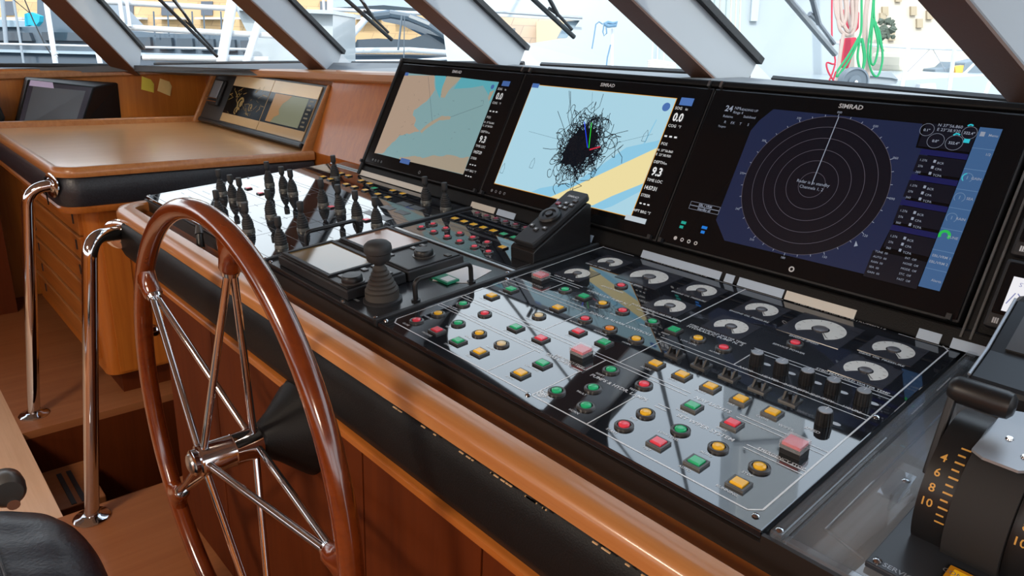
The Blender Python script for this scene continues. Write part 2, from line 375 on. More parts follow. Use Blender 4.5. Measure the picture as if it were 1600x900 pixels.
# panes
def pane(n, a, b, Da, Db, L):
    a, b = V3(a), V3(b); q = MB(); e = (b - a).cross(Da).normalized() * 0.004
    q.hexa([a, b, b + Db * L, a + Da * L, a + e, b + e, b + Db * L + e, a + Da * L + e])
    g = struct('window_%d' % n, q, m_glass)
    fr = MB(); t = (b - a).normalized()
    fr.tube([a, b], 0.012, 6); fr.tube([a + Da * L, b + Db * L], 0.03, 6)
    obj('frame', fr, m_gasket, parent=g)
    # rounded upper corners
    co = MB()
    for P, s, D in ((a + Da * L, 1, Da), (b + Db * L, -1, Db)):
        r = 0.24; pts = [P + e]
        for k in range(9):
            an = PI / 2 * k / 8; pts.append(P + e + t * s * r * (1 - math.sin(an)) - D * r * (1 - math.cos(an)))
        co.extr(pts, e * 1.5)
    obj('corner_fillet', co, m_gasket, parent=g)
ends = []
for i, (B, D, tg, out) in enumerate(PIL3):
    ends.append((B - tg * PW[i] + out * PD[i], B + out * PD[i], D))
dl = V3((.80, .0, .50)).normalized(); dr = V3((-.55, -.66, .49)).normalized()
zs = V3((0, 0, -0.0))
def sillpt(P, D, z): return P + D * ((z - P.z) / D.z)
pane(1, (-4.70, -0.6, 1.20), sillpt(ends[0][0], ends[0][2], 1.215), dl, ends[0][2], GL)
SZ = [1.215, 1.25, 1.315, 1.345, 1.345, 1.33]
for i in range(4):
    a = sillpt(ends[i][1], ends[i][2], [1.228, 1.30, 1.345, 1.352][i]); b = sillpt(ends[i + 1][0], ends[i + 1][2], [1.30, 1.345, 1.357, 1.340][i])
    pane(2 + i, a, b, ends[i][2], ends[i + 1][2], GL)
pane(6, sillpt(ends[4][1], ends[4][2], 1.335), (1.15, 0.75, 1.26), ends[4][2], dr, GL)
# header over the panes, ceiling, aft and starboard enclosure
tops = [V3((-4.70, -0.6, 1.20)) + dl * GL] + [B + out * PD[i] + D * (GL - 0.02) for i, (B, D, tg, out) in enumerate(PIL3)] + [V3((1.15, 0.75, 1.26)) + dr * GL]
hd = MB()
for i in range(len(tops) - 1):
    a, b = tops[i], tops[i + 1]; dn = V3((0, 0, -0.05)); cen = V3((-1.7, -0.4, 0))
    def inn(p, k, z): q = p + (cen - p) * k; return V3((q.x, q.y, z))
    hd.hexa([a + dn, b + dn, inn(b, .25, 1.82), inn(a, .25, 1.82), a + V3((0, 0, .05)), b + V3((0, 0, .05)), inn(b, .25, 2.0), inn(a, .25, 2.0)])
struct('trim_8', hd, m_grey)
struct('ceiling', MB().box((-4.8, -2.75, 2.0), (2.0, 1.3, 2.05)), m_ceil)
aw = MB(); aw.box((-4.7, -2.75, 0), (1.7, -2.68, 1.25)); aw.box((-4.7, -2.75, 1.80), (1.7, -2.68, 2.0))
for x in (-4.7, -3.2, -1.6, 0.0, 1.55): aw.box((x, -2.74, 0.95), (x + 0.14, -2.69, 1.85))
struct('wall_aft', aw, m_woodx)
rw = MB(); rw.box((1.65, -2.7, 0), (1.72, 0.4, 1.15)); rw.box((1.65, -2.7, 1.85), (1.72, 0.4, 2.0))
for y in (-1.4, 0.2): rw.box((1.66, y, 1.0), (1.71, y + 0.14, 1.85))
struct('wall_right', rw, m_woody)
lw = MB(); lw.box((-4.62, -2.7, 1.75), (-4.56, -0.6, 2.0))
for y in (-2.65, -1.6, -0.7): lw.box((-4.61, y, 1.14), (-4.57, y + 0.1, 1.75))
struct('trim_9', lw, m_woody)
# unseen fill lamps, added to brighten and warm the wheelhouse
for k, (x, y) in enumerate(((-1.4, -1.2), (-3.5, 0.65), (0.7, -1.5))):
    t = thing('fill_lamp', ['round ceiling lamp above the helm seat', 'round ceiling lamp above the chart table', 'round ceiling lamp by the starboard wall'][k], 'lamp', loc=(x, y, 1.97))
    obj('fill_lamp_ring', MB(Matrix.Translation((x, y, 1.965))).lathe([(0.10, 0.035), (0.13, 0.035), (0.13, 0.0), (0.10, 0.0)], 28), m_steel, t, smooth=True)
    obj('fill_diffuser', MB(Matrix.Translation((x, y, 1.97))).lathe([(0.0, 0.0), (0.099, 0.005), (0.099, 0.03), (0, 0.03)], 28), emit('fill_lamp_diffuser', (1, .86, .68), 4.0), t, smooth=True)
    ld = bpy.data.lights.new('fill_light', 'AREA'); ld.shape = 'DISK'; ld.size = 0.45; ld.energy = (46, 60, 46)[k]; ld.color = (1, .85, .68)
    lo = bpy.data.objects.new('fill_light', ld); C.objects.link(lo); lo.parent = t; lo.location = (0, 0, -0.012)

# ================================================================== HELM CONSOLE
XL, XR = -2.02, 1.1
hc = thing('helm_console', 'long teak helm console with a black padded front band', 'console', loc=(-0.6, 0.95, 0))
fc = MB().box((XL, 0.585, 0.0), (XR, 1.235, 0.80)); obj('carcass', fc, m_face, hc)
seams = [-2.02, -1.656, -0.967, -0.644, -0.25, 0.15, 0.6, 1.1]
for i in range(len(seams) - 1):
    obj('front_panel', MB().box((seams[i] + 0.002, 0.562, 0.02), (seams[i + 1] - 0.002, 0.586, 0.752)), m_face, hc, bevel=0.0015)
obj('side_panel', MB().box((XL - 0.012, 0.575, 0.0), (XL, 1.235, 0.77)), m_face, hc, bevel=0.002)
def path_round(y, xl, rad, yend, n=8):   # front line along X, rounded to run back along the left end
    P = [((XR, y, 0), (0, -1, 0)), ((xl + rad, y, 0), (0, -1, 0))]
    for k in range(1, n):
        a = PI / 2 * k / n; P.append(((xl + rad - rad * math.sin(a), y + rad - rad * math.cos(a), 0), (-math.sin(a), -math.cos(a), 0)))
    P += [((xl, y + rad, 0), (-1, 0, 0)), ((xl, yend, 0), (-1, 0, 0))]
    return P
ZN = 0.920
pn = path_round(0.600, -2.345, 0.05, 1.235)
no = MB().sweep(pn, [(0.0, ZN - 0.030), (0.0, ZN - 0.006), (0.006, ZN), (0.030, ZN + 0.001), (0.044, ZN - 0.003), (0.051, ZN - 0.013), (0.051, ZN - 0.030), (0.046, ZN - 0.034)])
obj('nosing', no, m_nose, hc, smooth=True)
pd = MB().sweep(path_round(0.600, -2.345, 0.05, 1.235), [(0.0, ZN - 0.03), (0.036, ZN - 0.033), (0.047, ZN - 0.042), (0.053, ZN - 0.065), (0.055, ZN - 0.092), (0.052, ZN - 0.122), (0.044, ZN - 0.142), (0.030, ZN - 0.151), (0.0, ZN - 0.152)])
obj('padded_band', pd, m_leather, hc, smooth=True)
# chipped varnish along the pad
ch = MB(); rnd = random.Random(4)
for k in range(26):
    x = rnd.choice([rnd.uniform(-0.75, -0.35), rnd.uniform(-1.15, -0.3), rnd.uniform(-0.62, -0.5)]); l = rnd.uniform(0.003, 0.014)
    ch.box((x, 0.5475, ZN - 0.0345), (x + l, 0.5492, ZN - 0.0330))
obj('chipped_edge', ch, mat('bare_wood', (0.55, 0.38, 0.2), 0.8), hc, stuff=True)
tr = MB().sweep(path_round(0.600, -2.05, 0.03, 1.235), [(0, ZN - 0.152), (0.044, ZN - 0.152), (0.048, ZN - 0.155), (0.048, ZN - 0.166), (0.042, ZN - 0.170), (0, ZN - 0.170)])
obj('lower_molding', tr, m_woodx, hc, smooth=True)
obj('underside', MB().box((-2.34, 0.60, ZN - 0.154), (XR, 1.235, ZN - 0.148)), m_face, hc)
ch2 = MB().box((-2.345, 0.60, ZN - 0.06), (XR, 0.66, ZN - 0.028)); obj('channel', ch2, m_woodx, hc)
# black plinth carrying the panels
P0 = PM @ V3((0, 0.605, 0)); 
pl = MB(); yb, zb = P0.y, P0.z
P1 = PM @ V3((0, 1.232, 0))
pl.extr([(-2.385, yb, 0.886), (-2.385, yb, zb - 0.012), (-2.385, P1.y, P1.z - 0.012), (-2.385, P1.y, 0.80), (-2.385, yb + 0.02, 0.80)], (2.095, 0, 0))
pl.extr([(-0.29, yb, 0.80), (-0.29, yb, zb - 0.002), (-0.29, yb + 0.006, zb - 0.002), (-0.29, yb + 0.006, 0.80)], (1.39, 0, 0))
obj('plinth', pl, m_plinth, hc)
# ledge between the panels and the monitors, leather surround of the monitors
lg = MB(PM).box((-2.32, 1.236, -0.02), (1.1, 1.275, 0.006)); RL = lg
hs = thing('monitor_housing', 'black leather covered housing round the three large monitors', 'housing', MM @ Matrix.Translation((1.5, 0, 0)))
su = MB(MM); su.box((-0.022, -0.04, -0.14), (3.2, -0.004, 0.0)); su.box((-0.022, 0.361, -0.10), (3.2, 0.376, 0.006)); su.box((-0.022, -0.04, -0.14), (-0.004, 0.376, 0.006)); su.box((1.804, -0.04, -0.14), (3.2, 0.376, -0.004))
obj('rear_ledge', RL, m_panel, hs)
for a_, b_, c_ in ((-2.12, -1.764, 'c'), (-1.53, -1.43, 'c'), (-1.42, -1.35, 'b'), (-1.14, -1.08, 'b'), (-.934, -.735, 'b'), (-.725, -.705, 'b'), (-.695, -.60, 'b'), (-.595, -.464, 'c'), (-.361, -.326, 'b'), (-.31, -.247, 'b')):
    obj('edge_strip', MB(MM).box((a_ + 2.109, -.041, .0), (b_ + 2.109, -.024, .0015)), mat('cream_reflection_strip', (.62, .60, .54), .35) if c_ == 'c' else mat('blue_reflection_strip', (.42, .53, .66), .35), hs)  # cream and blue of the reflected windows painted onto the strip pieces
obj('monitor_surround', su, m_leather, hs, bevel=0.004)
bk = MB(); bk.extr([(-2.10, 1.30, 0.98), (-2.10, 1.50, 1.335), (-2.10, 1.72, 1.335), (-2.10, 1.72, 0.8), (-2.10, 1.30, 0.8)], (3.2, 0, 0)); obj('dash_back', bk, bpy.data.materials['dark_grey_ledge'], hs)
for a_ in (1.808, 1.822): obj('edge_bead', MB(MM).tube([(a_, -.02, .001), (a_, .37, .001)], .0022, 8), mat('grey_bead', (.10, .10, .10), .4) if a_ < 1.81 else bpy.data.materials['grey_bead'], hs, smooth=True)
# small mounting clips on the ledge
for a in (-0.01, 0.585, 0.615, 1.185, 1.215, 1.785):
    obj('clip', MB(MM).box((a - 0.004, 0.0, 0.003), (a + 0.004, 0.010, 0.016)), m_blackm, hs)
    obj('clip', MB(MM).box((a - 0.003, 0.358, 0.004), (a + 0.003, 0.372, 0.012)), m_steel, hs)

# ================================================================== MONITORS
def poly(name, col, pts, z, t, s=1.0):
    mb = MB(MM)
    for p in pts: mb.flat(p, z)
    return obj(name, mb, emit('lit_' + name + '_' + t['label'][:6], col, s), t, stuff=len(pts) > 1)
SC = {}
def monitor(i, label):
    t = thing('chart_monitor', label, 'monitor', MM @ Matrix.Translation((0.6 * i + 0.3, 0, 0)))
    a0 = 0.6 * i
    h = MB(MM).box((a0 + 0.001, 0.0, -0.06), (a0 + 0.599, 0.358, 0.004)); obj('housing', h, m_blackm, t, bevel=0.003)
    f = MB(MM).box((a0 + 0.004, 0.004, 0.003), (a0 + 0.596, 0.354, 0.0075)); obj('front_glass', f, m_bezelgl, t, bevel=0.0015)
    lg = MB(MM); text(lg, 'SIMRAD', 0.0125, a0 + 0.303, 0.3375, 0.0080, sx=1.05, bold=0.02); obj('lettering', lg, m_print, t, stuff=True)
    bt = MB(MM)
    for k in range(4): bt.ring((a0 + 0.046 + 0.017 * k, 0.018), 0.0022 if k else 0.0, 0.0042, 0.0080, n=16)
    bt.ring((a0 + 0.31, 0.016), 0.003, 0.0055, 0.0080, n=18)
    obj('button_marks', bt, m_print if i == 2 else m_printd, t, stuff=True)
    return t, a0
Zs = 0.0082
def L(k): return Zs + 0.00035 * k
land1 = [(0.042, 0.313), (0.201, 0.323), (0.232, 0.278), (0.213, 0.238), (0.165, 0.203), (0.169, 0.186), (0.196, 0.172), (0.196, 0.154), (0.236, 0.14), (0.142, 0.115), (0.085, 0.044), (0.042, 0.04)]
spit = [(0.236, 0.14), (0.258, 0.164), (0.276, 0.178), (0.315, 0.2), (0.358, 0.201), (0.358, 0.192), (0.311, 0.185), (0.261, 0.149), (0.249, 0.135)]
land2 = [(0.263, 0.3245), (0.335, 0.3245), (0.322, 0.306), (0.3, 0.279), (0.294, 0.256), (0.275, 0.256), (0.266, 0.276)]
deep = [(0.335, 0.3245), (0.508, 0.3215), (0.505, 0.255), (0.490, 0.278), (0.447, 0.307), (0.40, 0.297), (0.32, 0.287)]
inlet = [(0.205, 0.323), (0.26, 0.3245), (0.266, 0.276), (0.271, 0.252), (0.233, 0.282)]
sand = [(0.19, 0.048), (0.216, 0.052), (0.26, 0.062), (0.30, 0.060), (0.34, 0.075), (0.376, 0.077), (0.42, 0.088), (0.468, 0.086), (0.506, 0.095), (0.509, 0.042), (0.186, 0.040)]
def coast(pts, seed, amp=0.003):        # a little raggedness on a shoreline
    r = random.Random(seed); o = []
    for i, p in enumerate(pts):
        q = pts[(i + 1) % len(pts)]; n = max(1, int(math.dist(p, q) / 0.012))
        edge = (min(p[0], q[0]) < 0.046 or min(p[1], q[1]) < 0.044 or max(p[1], q[1]) > 0.3235 and abs(p[1] - q[1]) < 0.012)
        for k in range(n):
            s = k / n; j = 0 if (edge or k == 0) else 1
            o.append((p[0] + (q[0] - p[0]) * s + r.uniform(-amp, amp) * j, p[1] + (q[1] - p[1]) * s + r.uniform(-amp, amp) * j))
    return o
def rectp(x0, y0, x1, y1): return [(x0, y0), (x1, y0), (x1, y1), (x0, y1)]
def sidebar(t, a0, x0, x1, full):
    mb = MB(MM); e = 0.006 if full else 0.0045
    xc = (x0 + x1) / 2
    text(mb, 'SOG', 0.0095, x0 + 0.004, 0.299, L(4), 'LEFT'); text(mb, 'kt', 0.008, x1 - 0.004, 0.299, L(4), 'RIGHT')
    text(mb, '0.0', 0.027, xc, 0.272, L(4), sx=.8, bold=0.03)
    text(mb, 'COG', 0.0095, x0 + 0.004, 0.257, L(4), 'LEFT'); text(mb, '°T', 0.008, x1 - 0.004, 0.257, L(4), 'RIGHT')
    text(mb, '- - -', 0.022, xc, 0.230, L(4), bold=0.04)
    text(mb, 'POS', 0.0095, x0 + 0.004, 0.2135, L(4), 'LEFT')
    text(mb, 'N  37°56.860', 0.0078, xc, 0.1985, L(4)); text(mb, 'E  23°38.920', 0.0078, xc, 0.188, L(4))
    text(mb, 'DEPTH', 0.0095, x0 + 0.003, 0.170, L(4), 'LEFT'); text(mb, 'm', 0.008, x1 - 0.004, 0.170, L(4), 'RIGHT')
    text(mb, '9.3', 0.027, xc, 0.142, L(4), sx=.85, bold=0.03)
    text(mb, 'TIME LOC', 0.0095, x0 + 0.003, 0.127, L(4), 'LEFT')
    text(mb, '14:57:31' if full else '14:57:29', 0.0125, xc, 0.108, L(4), sx=.85, bold=0.02)
    text(mb, 'STEER', 0.0095, x0 + 0.003, 0.090, L(4), 'LEFT'); text(mb, '- - -', 0.018, xc, 0.070, L(4), bold=0.04)
    text(mb, 'WPT BRG °T', 0.0088, xc, 0.053, L(4))
    if not full: text(mb, '- - -', 0.018, xc, 0.036, L(4), bold=0.04)
    obj('data_readout', mb, emit('lit_readout_%d' % a0, 'e8e8e8', 0.95 if full else 0.7), t, stuff=True)
# --- left monitor: coast chart
t, a0 = monitor(0, 'leftmost of the three large chart monitors, brown coast and teal sea')
poly('chart_sea', '7c9da0', [rectp(0.042, 0.041, 0.508, 0.3225)], L(0), t)
poly('chart_deep_water', '56a2ae', [deep, inlet], L(1), t); poly('chart_land', 'a8917e', [coast(land1, 1)], L(2), t)
poly('chart_shoal', 'a09380', [coast(sand, 2, .002), coast(spit, 3, .0015), coast(land2, 5, .002), [(0.487, 0.29), (0.503, 0.298), (0.499, 0.262), (0.489, 0.272)]], L(2), t)
ln = MB(MM); ln.line((0.171, 0.319), (0.279, 0.177), 0.0009, L(3)); ln.line((0.358, 0.2), (0.48, 0.249), 0.0008, L(3))
rg = random.Random(11)
for k in range(26):
    x, y = rg.uniform(0.1, 0.49), rg.uniform(0.06, 0.30); ln.line((x, y), (x + rg.uniform(-.01, .01), y + rg.uniform(-.006, .012)), 0.0007, L(3))
obj('chart_lines', ln, emit('lit_chart_ink', '4a5a66', 0.6), t, stuff=True)
poly('chart_tab', '41609a', [rectp(0.043, 0.313, 0.062, 0.324), rectp(0.196, 0.030, 0.246, 0.046), rectp(0.525, 0.312, 0.556, 0.327), [(0.490 + 0.007 * math.cos(q * .5), 0.306 + 0.007 * math.sin(q * .5)) for q in range(12)]], L(3), t)
sidebar(t, 1, 0.512, 0.556, False)
# --- middle monitor: plotter with the tangled track
t, a0 = monitor(1, 'middle large chart monitor with a black tangled track on pale blue')
poly('chart_frame_line', 'e5a233', [rectp(0.6445, 0.0375, 1.1165, 0.3255)], L(0), t, .9)
poly('chart_sea', 'a9d2e2', [rectp(0.646, 0.039, 1.115, 0.324)], L(1), t)
poly('chart_shallow', '8bc6e2', [[(0.814, 0.054), (0.921, 0.09), (0.973, 0.137), (1.031, 0.195), (1.109, 0.222), (1.1145, 0.225), (1.1145, 0.205), (0.998, 0.128), (0.888, 0.056), (0.86, 0.0395), (0.79, 0.0395)], [(1.0, 0.044), (1.043, 0.075), (1.1145, 0.120), (1.1145, 0.10), (1.054, 0.052), (1.03, 0.0395), (0.985, 0.0395)],
     [(1.072, 0.20), (1.083, 0.27), (1.0855, 0.27), (1.076, 0.20)]], L(2), t)
poly('chart_sand', 'ecdca2', [[(0.862, 0.0395), (0.888, 0.056), (0.998, 0.128), (1.1145, 0.205), (1.1145, 0.119), (1.043, 0.075), (1.0, 0.044), (0.985, 0.0395)]], L(3), t)
tk = MB(MM); rg = random.Random(7); c0 = (0.893, 0.178)
blob = []
for k in range(48):
    a = 2 * PI * k / 48; r = 0.052 + 0.009 * math.sin(a * 2 + .6) + rg.uniform(-.008, .008); blob.append((c0[0] + r * .82 * math.cos(a), c0[1] + r * 1.15 * math.sin(a)))
tk.flat(blob, L(4))
def ribbon(mb, pts, wd, z):
    for p, q in zip(pts, pts[1:]): mb.line(p, q, wd, z)
for k in range(170):
    a = rg.uniform(0, 2 * PI); r = rg.uniform(0.02, 0.05); x, y = c0[0] + r * math.cos(a), c0[1] + r * 1.2 * math.sin(a)
    hd_ = a + rg.uniform(-.7, .7); pts = [(x, y)]; turn = rg.uniform(-.5, .5); lim = rg.choice([0.065, 0.075, 0.085, 0.095, 0.115])
    for s in range(rg.randint(10, 26)):
        hd_ += turn + rg.uniform(-.55, .55)
        if rg.random() < .15: turn = rg.uniform(-.7, .7)
        dx, dy = x - c0[0], y - c0[1]; dist = math.hypot(dx, dy * .85)
        if dist > lim: hd_ = math.atan2(-dy, -dx) + rg.uniform(-.8, .8)
        x += 0.0058 * math.cos(hd_); y += 0.0068 * math.sin(hd_); x = min(max(x, .66), 1.10); y = min(max(y, .045), .318); pts.append((x, y))
    ribbon(tk, pts, 0.0016, L(4))
for pts in ([(0.902, 0.318), (0.905, 0.285), (0.885, 0.26), (0.898, 0.225)], [(0.786, 0.317), (0.805, 0.285), (0.815, 0.25), (0.84, 0.22)], [(0.792, 0.316), (0.815, 0.27), (0.85, 0.225)], [(0.774, 0.26), (0.80, 0.235), (0.835, 0.20)], [(0.773, 0.157), (0.80, 0.158), (0.84, 0.165)],
            [(1.018, 0.235), (0.99, 0.225), (0.95, 0.205)], [(1.035, 0.155), (1.03, 0.17), (1.01, 0.185), (1.02, 0.20), (0.985, 0.16), (0.96, 0.10), (0.935, 0.095)], [(0.954, 0.045), (0.953, 0.06), (0.93, 0.052), (0.922, 0.07), (0.945, 0.083), (0.915, 0.09), (0.905, 0.12)], [(0.916, 0.045), (0.914, 0.08), (0.905, 0.115)], [(0.924, 0.045), (0.918, 0.09), (0.908, 0.12)]): ribbon(tk, pts, 0.0014, L(4))
obj('chart_track', tk, emit('lit_track', '101620', 0.6), t, stuff=True)
for nm, col, p, q in (('course_line', '22cc33', (0.922, 0.178), (0.900, 0.242)), ('heading_line', '2244ee', (0.918, 0.178), (0.876, 0.242)), ('bearing_line', 'c02a40', (0.926, 0.174), (0.955, 0.186))):
    obj(nm, MB(MM).line(p, q, 0.0024 if nm != 'bearing_line' else 0.004, L(5)), emit('lit_' + nm, col, 1.0), t)
ol = MB(MM)
for x, y in ((0.657, 0.082), (0.757, 0.112), (1.072, 0.227)):
    b = [(x, y + .016), (x + .006, y + .004), (x + .006, y - .012), (x - .006, y - .012), (x - .006, y + .004), (x, y + .016)]; ribbon(ol, b, 0.0009, L(4))
ol.line((0.70, 0.195), (0.84, 0.185), 0.0006, L(4)); ol.line((0.955, 0.186), (1.09, 0.235), 0.0006, L(4)); ol.line((0.865, 0.32), (0.897, 0.24), 0.0006, L(4))
obj('chart_outlines', ol, emit('lit_outline', '3c5a6c', 0.7), t, stuff=True)
poly('chart_tab', '4a6fae', [rectp(0.646, 0.316, 0.672, 0.328), rectp(1.128, 0.310, 1.162, 0.328), [(1.097 + 0.0105 * math.cos(q * .4), 0.302 + 0.0105 * math.sin(q * .4)) for q in range(16)], rectp(0.885, 0.030, 0.955, 0.0385)], L(3), t)
poly('mode_strip', 'b9c4cc', [rectp(1.102, 0.030, 1.160, 0.042)], L(3), t)
sidebar(t, 2, 1.118, 1.160, True)
# --- right monitor: radar
t, a0 = monitor(2, 'right large monitor showing a dark radar sweep with rings')
poly('radar_ground', '1b2340', [[(1.353, 0.322), (1.636, 0.322), (1.640, 0.278), (1.664, 0.277), (1.642, 0.04), (1.357, 0.038), (1.322, 0.075), (1.322, 0.272), (1.332, 0.295)]], L(0), t)
poly('radar_picture', '0b0a14', [[(1.487 + 0.138 * math.cos(2 * PI * k / 72), 0.181 + 0.138 * math.sin(2 * PI * k / 72)) for k in range(72)]], L(1), t)
rr = MB(MM)
for r in (0.025, 0.0485, 0.071, 0.094, 0.1165, 0.138): rr.ring((1.487, 0.181), r - 0.0004, r + 0.0004, L(2), n=72)
obj('range_rings', rr, emit('lit_rings', '5a5560', 0.9), t, stuff=True)
hl = MB(MM).line((1.487, 0.181), (1.4885, 0.319), 0.0016, L(3))
for k in range(36):
    a = 2 * PI * k / 36; c_, s_ = math.cos(a), math.sin(a); l = 0.004 if k % 3 else 0.0055
    hl.line((1.487 + .138 * c_, .181 + .138 * s_), (1.487 + (.138 + l) * c_, .181 + (.138 + l) * s_), 0.0010, L(3))
    if k % 3 == 0: text(hl, '%03d' % ((90 - k * 10) % 360), 0.0062, 1.487 + .1475 * c_, .1785 + .1475 * s_, L(3))
text(hl, 'Radar is in standby', 0.0085, 1.489, 0.182, L(4)); text(hl, 'Channels 1, 2', 0.0085, 1.489, 0.172, L(4))
text(hl, '24', 0.018, 1.246, 0.3075, L(3), 'LEFT', bold=.02); text(hl, 'NM', 0.009, 1.268, 0.313, L(3), 'LEFT'); text(hl, 'Rings 4', 0.008, 1.268, 0.304, L(3), 'LEFT')
text(hl, 'HEADING UP', 0.007, 1.322, 0.312, L(3), 'RIGHT'); text(hl, 'Relative', 0.0075, 1.248, 0.2935, L(3), 'LEFT'); text(hl, 'Stabilised', 0.0075, 1.322, 0.297, L(3), 'RIGHT')
for k, q in enumerate(('R', 'FX', 'T', 'S')): text(hl, q, 0.008, 1.258 + 0.018 * k, 0.2805, L(3))
text(hl, 'Targets', 0.0062, 1.254, 0.271, L(3))
for dy, q in ((0.0, 'EBL / VRM'), (-0.0085, 'Standby all')):
    for e in (rectp(1.251, 0.0945 + dy, 1.322, 0.0951 + dy), rectp(1.251, 0.1021 + dy, 1.322, 0.1027 + dy), rectp(1.2507, 0.0945 + dy, 1.2513, 0.1027 + dy), rectp(1.3217, 0.0945 + dy, 1.3223, 0.1027 + dy)): hl.flat(e, L(3))
    text(hl, q, 0.0072, 1.287, 0.0962 + dy, L(3), bold=.02)
cursor = [(1.603, 0.083), (1.603, 0.094), (1.609, 0.086)]; hl.flat(cursor, L(4))
for k in range(4):
    y = 0.255 - 0.047 * k
    for j, (p, q) in enumerate((('1.276', 'BCR'), ('276', 'CPA'), ('360', 'TCPA'))): 
        text(hl, p, 0.0056, 1.655, y - 0.011 * j, L(3), 'LEFT'); hl.flat(rectp(1.676, y - .011 * j, 1.680, y + .005 - .011 * j), L(3)); text(hl, q, 0.0056, 1.683, y - 0.0015 - 0.011 * j, L(3), 'LEFT')
for k in range(5):
    for x, q in ((1.640, ('TUNE', 'AUTO', 'RAIN', 'SEA', 'GAIN')[k] + '  00'), (1.690, ('INT', 'NOISE', 'MODE', 'STC', 'FAST')[k] + '  Off')): text(hl, q, 0.0052, x, 0.082 - 0.0095 * k, L(3), 'LEFT')
text(hl, 'N 37°56.860', 0.0075, 1.681, 0.320, L(3)); text(hl, 'E 23°38.920', 0.0075, 1.681, 0.312, L(3))
for x, y, q, r in ((1.647, .309, '0.1°', .011), (1.667, .291, '0.0°', .013), (1.696, .291, '322.4°', .013), (1.713, .311, '322.4°', .011)):
    text(hl, q, 0.0066, x, y, L(3), bold=.02); hl.ring((x, y + .003), r, r + .0005, L(2), n=24)
for k, q in enumerate(('Menu', '1/2', 'GAIN', 'SEA', 'RAIN', 'TUNE', 'EBL/VRM 1', 'Alerts')):
    text(hl, q, 0.0062, 1.7555, (0.311, .278, .235, .200, .164, .131, .096, .055)[k], L(4), 'RIGHT', bold=.01)
text(hl, 'EBL/VRM 2', 0.0062, 1.7555, .085, L(4), 'RIGHT', bold=.01); hl.flat(rectp(1.729, .310, 1.736, .318), L(4))
obj('radar_lettering', hl, emit('lit_radar_text', '9aa2b4', 0.8), t, stuff=True)
poly('menu_column', '3b5c86', [rectp(1.725, 0.042, 1.758, 0.326)], L(1), t)
dv = MB(MM)
for y in (0.289, .252, .216, .183, .146, .108, .075): dv.flat(rectp(1.725, y - .0005, 1.758, y + .0005), L(2))
obj('menu_dividers', dv, emit('lit_div', '5d7ea4', .9), t, stuff=True)
poly('target_cells', '0b0c18', [rectp(1.650, .235 - .047 * k, 1.724, .266 - .047 * k) for k in range(4)] + [rectp(1.636, .036, 1.724, .0845), rectp(1.642, .281, 1.7235, .324)], L(1), t)
poly('target_headers', '15174a', [rectp(1.650, .267 - .047 * k, 1.724, .277 - .047 * k) for k in range(4)], L(1), t)
ga = MB(MM)
for y, a1 in ((.237, .9), ): ga.ring((1.735, y), .0065, .0085, L(3), PI * .6, PI * 1.3, 14)
ga.flat(rectp(1.709, .296, 1.718, .303), L(3)); ga.ring((1.696, .305), .004, .0065, L(3), PI * .2, PI * .9, 10); ga.ring((1.711, .324), .003, .0055, L(3), PI * .2, PI * .9, 10)
obj('cyan_markers', ga, emit('lit_cyan', '2fc0d0', .9), t, stuff=True)
gg = MB(MM); gg.ring((1.7345, .1345), .005, .0095, L(3), -.6, PI + .6, 22); obj('green_gauge', gg, emit('lit_green', '27b850', .95), t)
gr = MB(MM)
for y in (.237, .202, .166): gr.ring((1.735, y), .0075, .0083, L(3), -.9, PI + .9, 22); gr.line((1.735, y - .003), (1.735, y + .003), .0012, L(3))
obj('grey_gauges', gr, emit('lit_greyg', '6f89a8', .9), t, stuff=True)
poly('teal_readout', '1f9c8c', [rectp(1.246, .051, 1.258, .057), rectp(1.246, .041, 1.255, .047)], L(2), t); poly('blue_readout', '1f74cc', [rectp(1.297, .051, 1.310, .057), rectp(1.299, .041, 1.308, .047)], L(2), t)

# ================================================================== INSTRUMENT PANELS
# shared button meshes (authored round the origin of the panel frame)
def bez_sq(wd, dp):
    b = MB(); a, c = wd / 2, dp / 2; h = 0.0035; k = 0.0028
    b.add([(-a, -c, 0), (a, -c, 0), (a, c, 0), (-a, c, 0), (-a, -c, h), (a, -c, h), (a, c, h), (-a, c, h), (-a + k, -c + k, h), (a - k, -c + k, h), (a - k, c - k, h), (-a + k, c - k, h), (-a + k, -c + k, .001), (a - k, -c + k, .001), (a - k, c - k, .001), (-a + k, c - k, .001)],
          [(0, 1, 5, 4), (1, 2, 6, 5), (2, 3, 7, 6), (3, 0, 4, 7), (4, 5, 9, 8), (5, 6, 10, 9), (6, 7, 11, 10), (7, 4, 8, 11), (8, 9, 13, 12), (9, 10, 14, 13), (10, 11, 15, 14), (11, 8, 12, 15), (12, 13, 14, 15)])
    return b
def cap_sq(wd, dp, h=0.0062):
    b = MB(); a, c = wd / 2, dp / 2; k = 0.0012
    b.add([(-a, -c, .001), (a, -c, .001), (a, c, .001), (-a, c, .001), (-a, -c, h - k), (a, -c, h - k), (a, c, h - k), (-a, c, h - k), (-a + k, -c + k, h), (a - k, -c + k, h), (a - k, c - k, h), (-a + k, c - k, h)],
          [(0, 1, 5, 4), (1, 2, 6, 5), (2, 3, 7, 6), (3, 0, 4, 7), (4, 5, 9, 8), (5, 6, 10, 9), (6, 7, 11, 10), (7, 4, 8, 11), (8, 9, 10, 11)])
    return b
def bez_rd(r, n=20): return MB().lathe([(r, 0), (r, .0028), (r - .0012, .0036), (r * .72, .0036), (r * .68, .001)], n)
def cap_rd(r, h=.0062, n=18): return MB().lathe([(r, .001), (r, h - .0014), (r * .8, h - .0003), (r * .4, h), (0.0, h)], n)
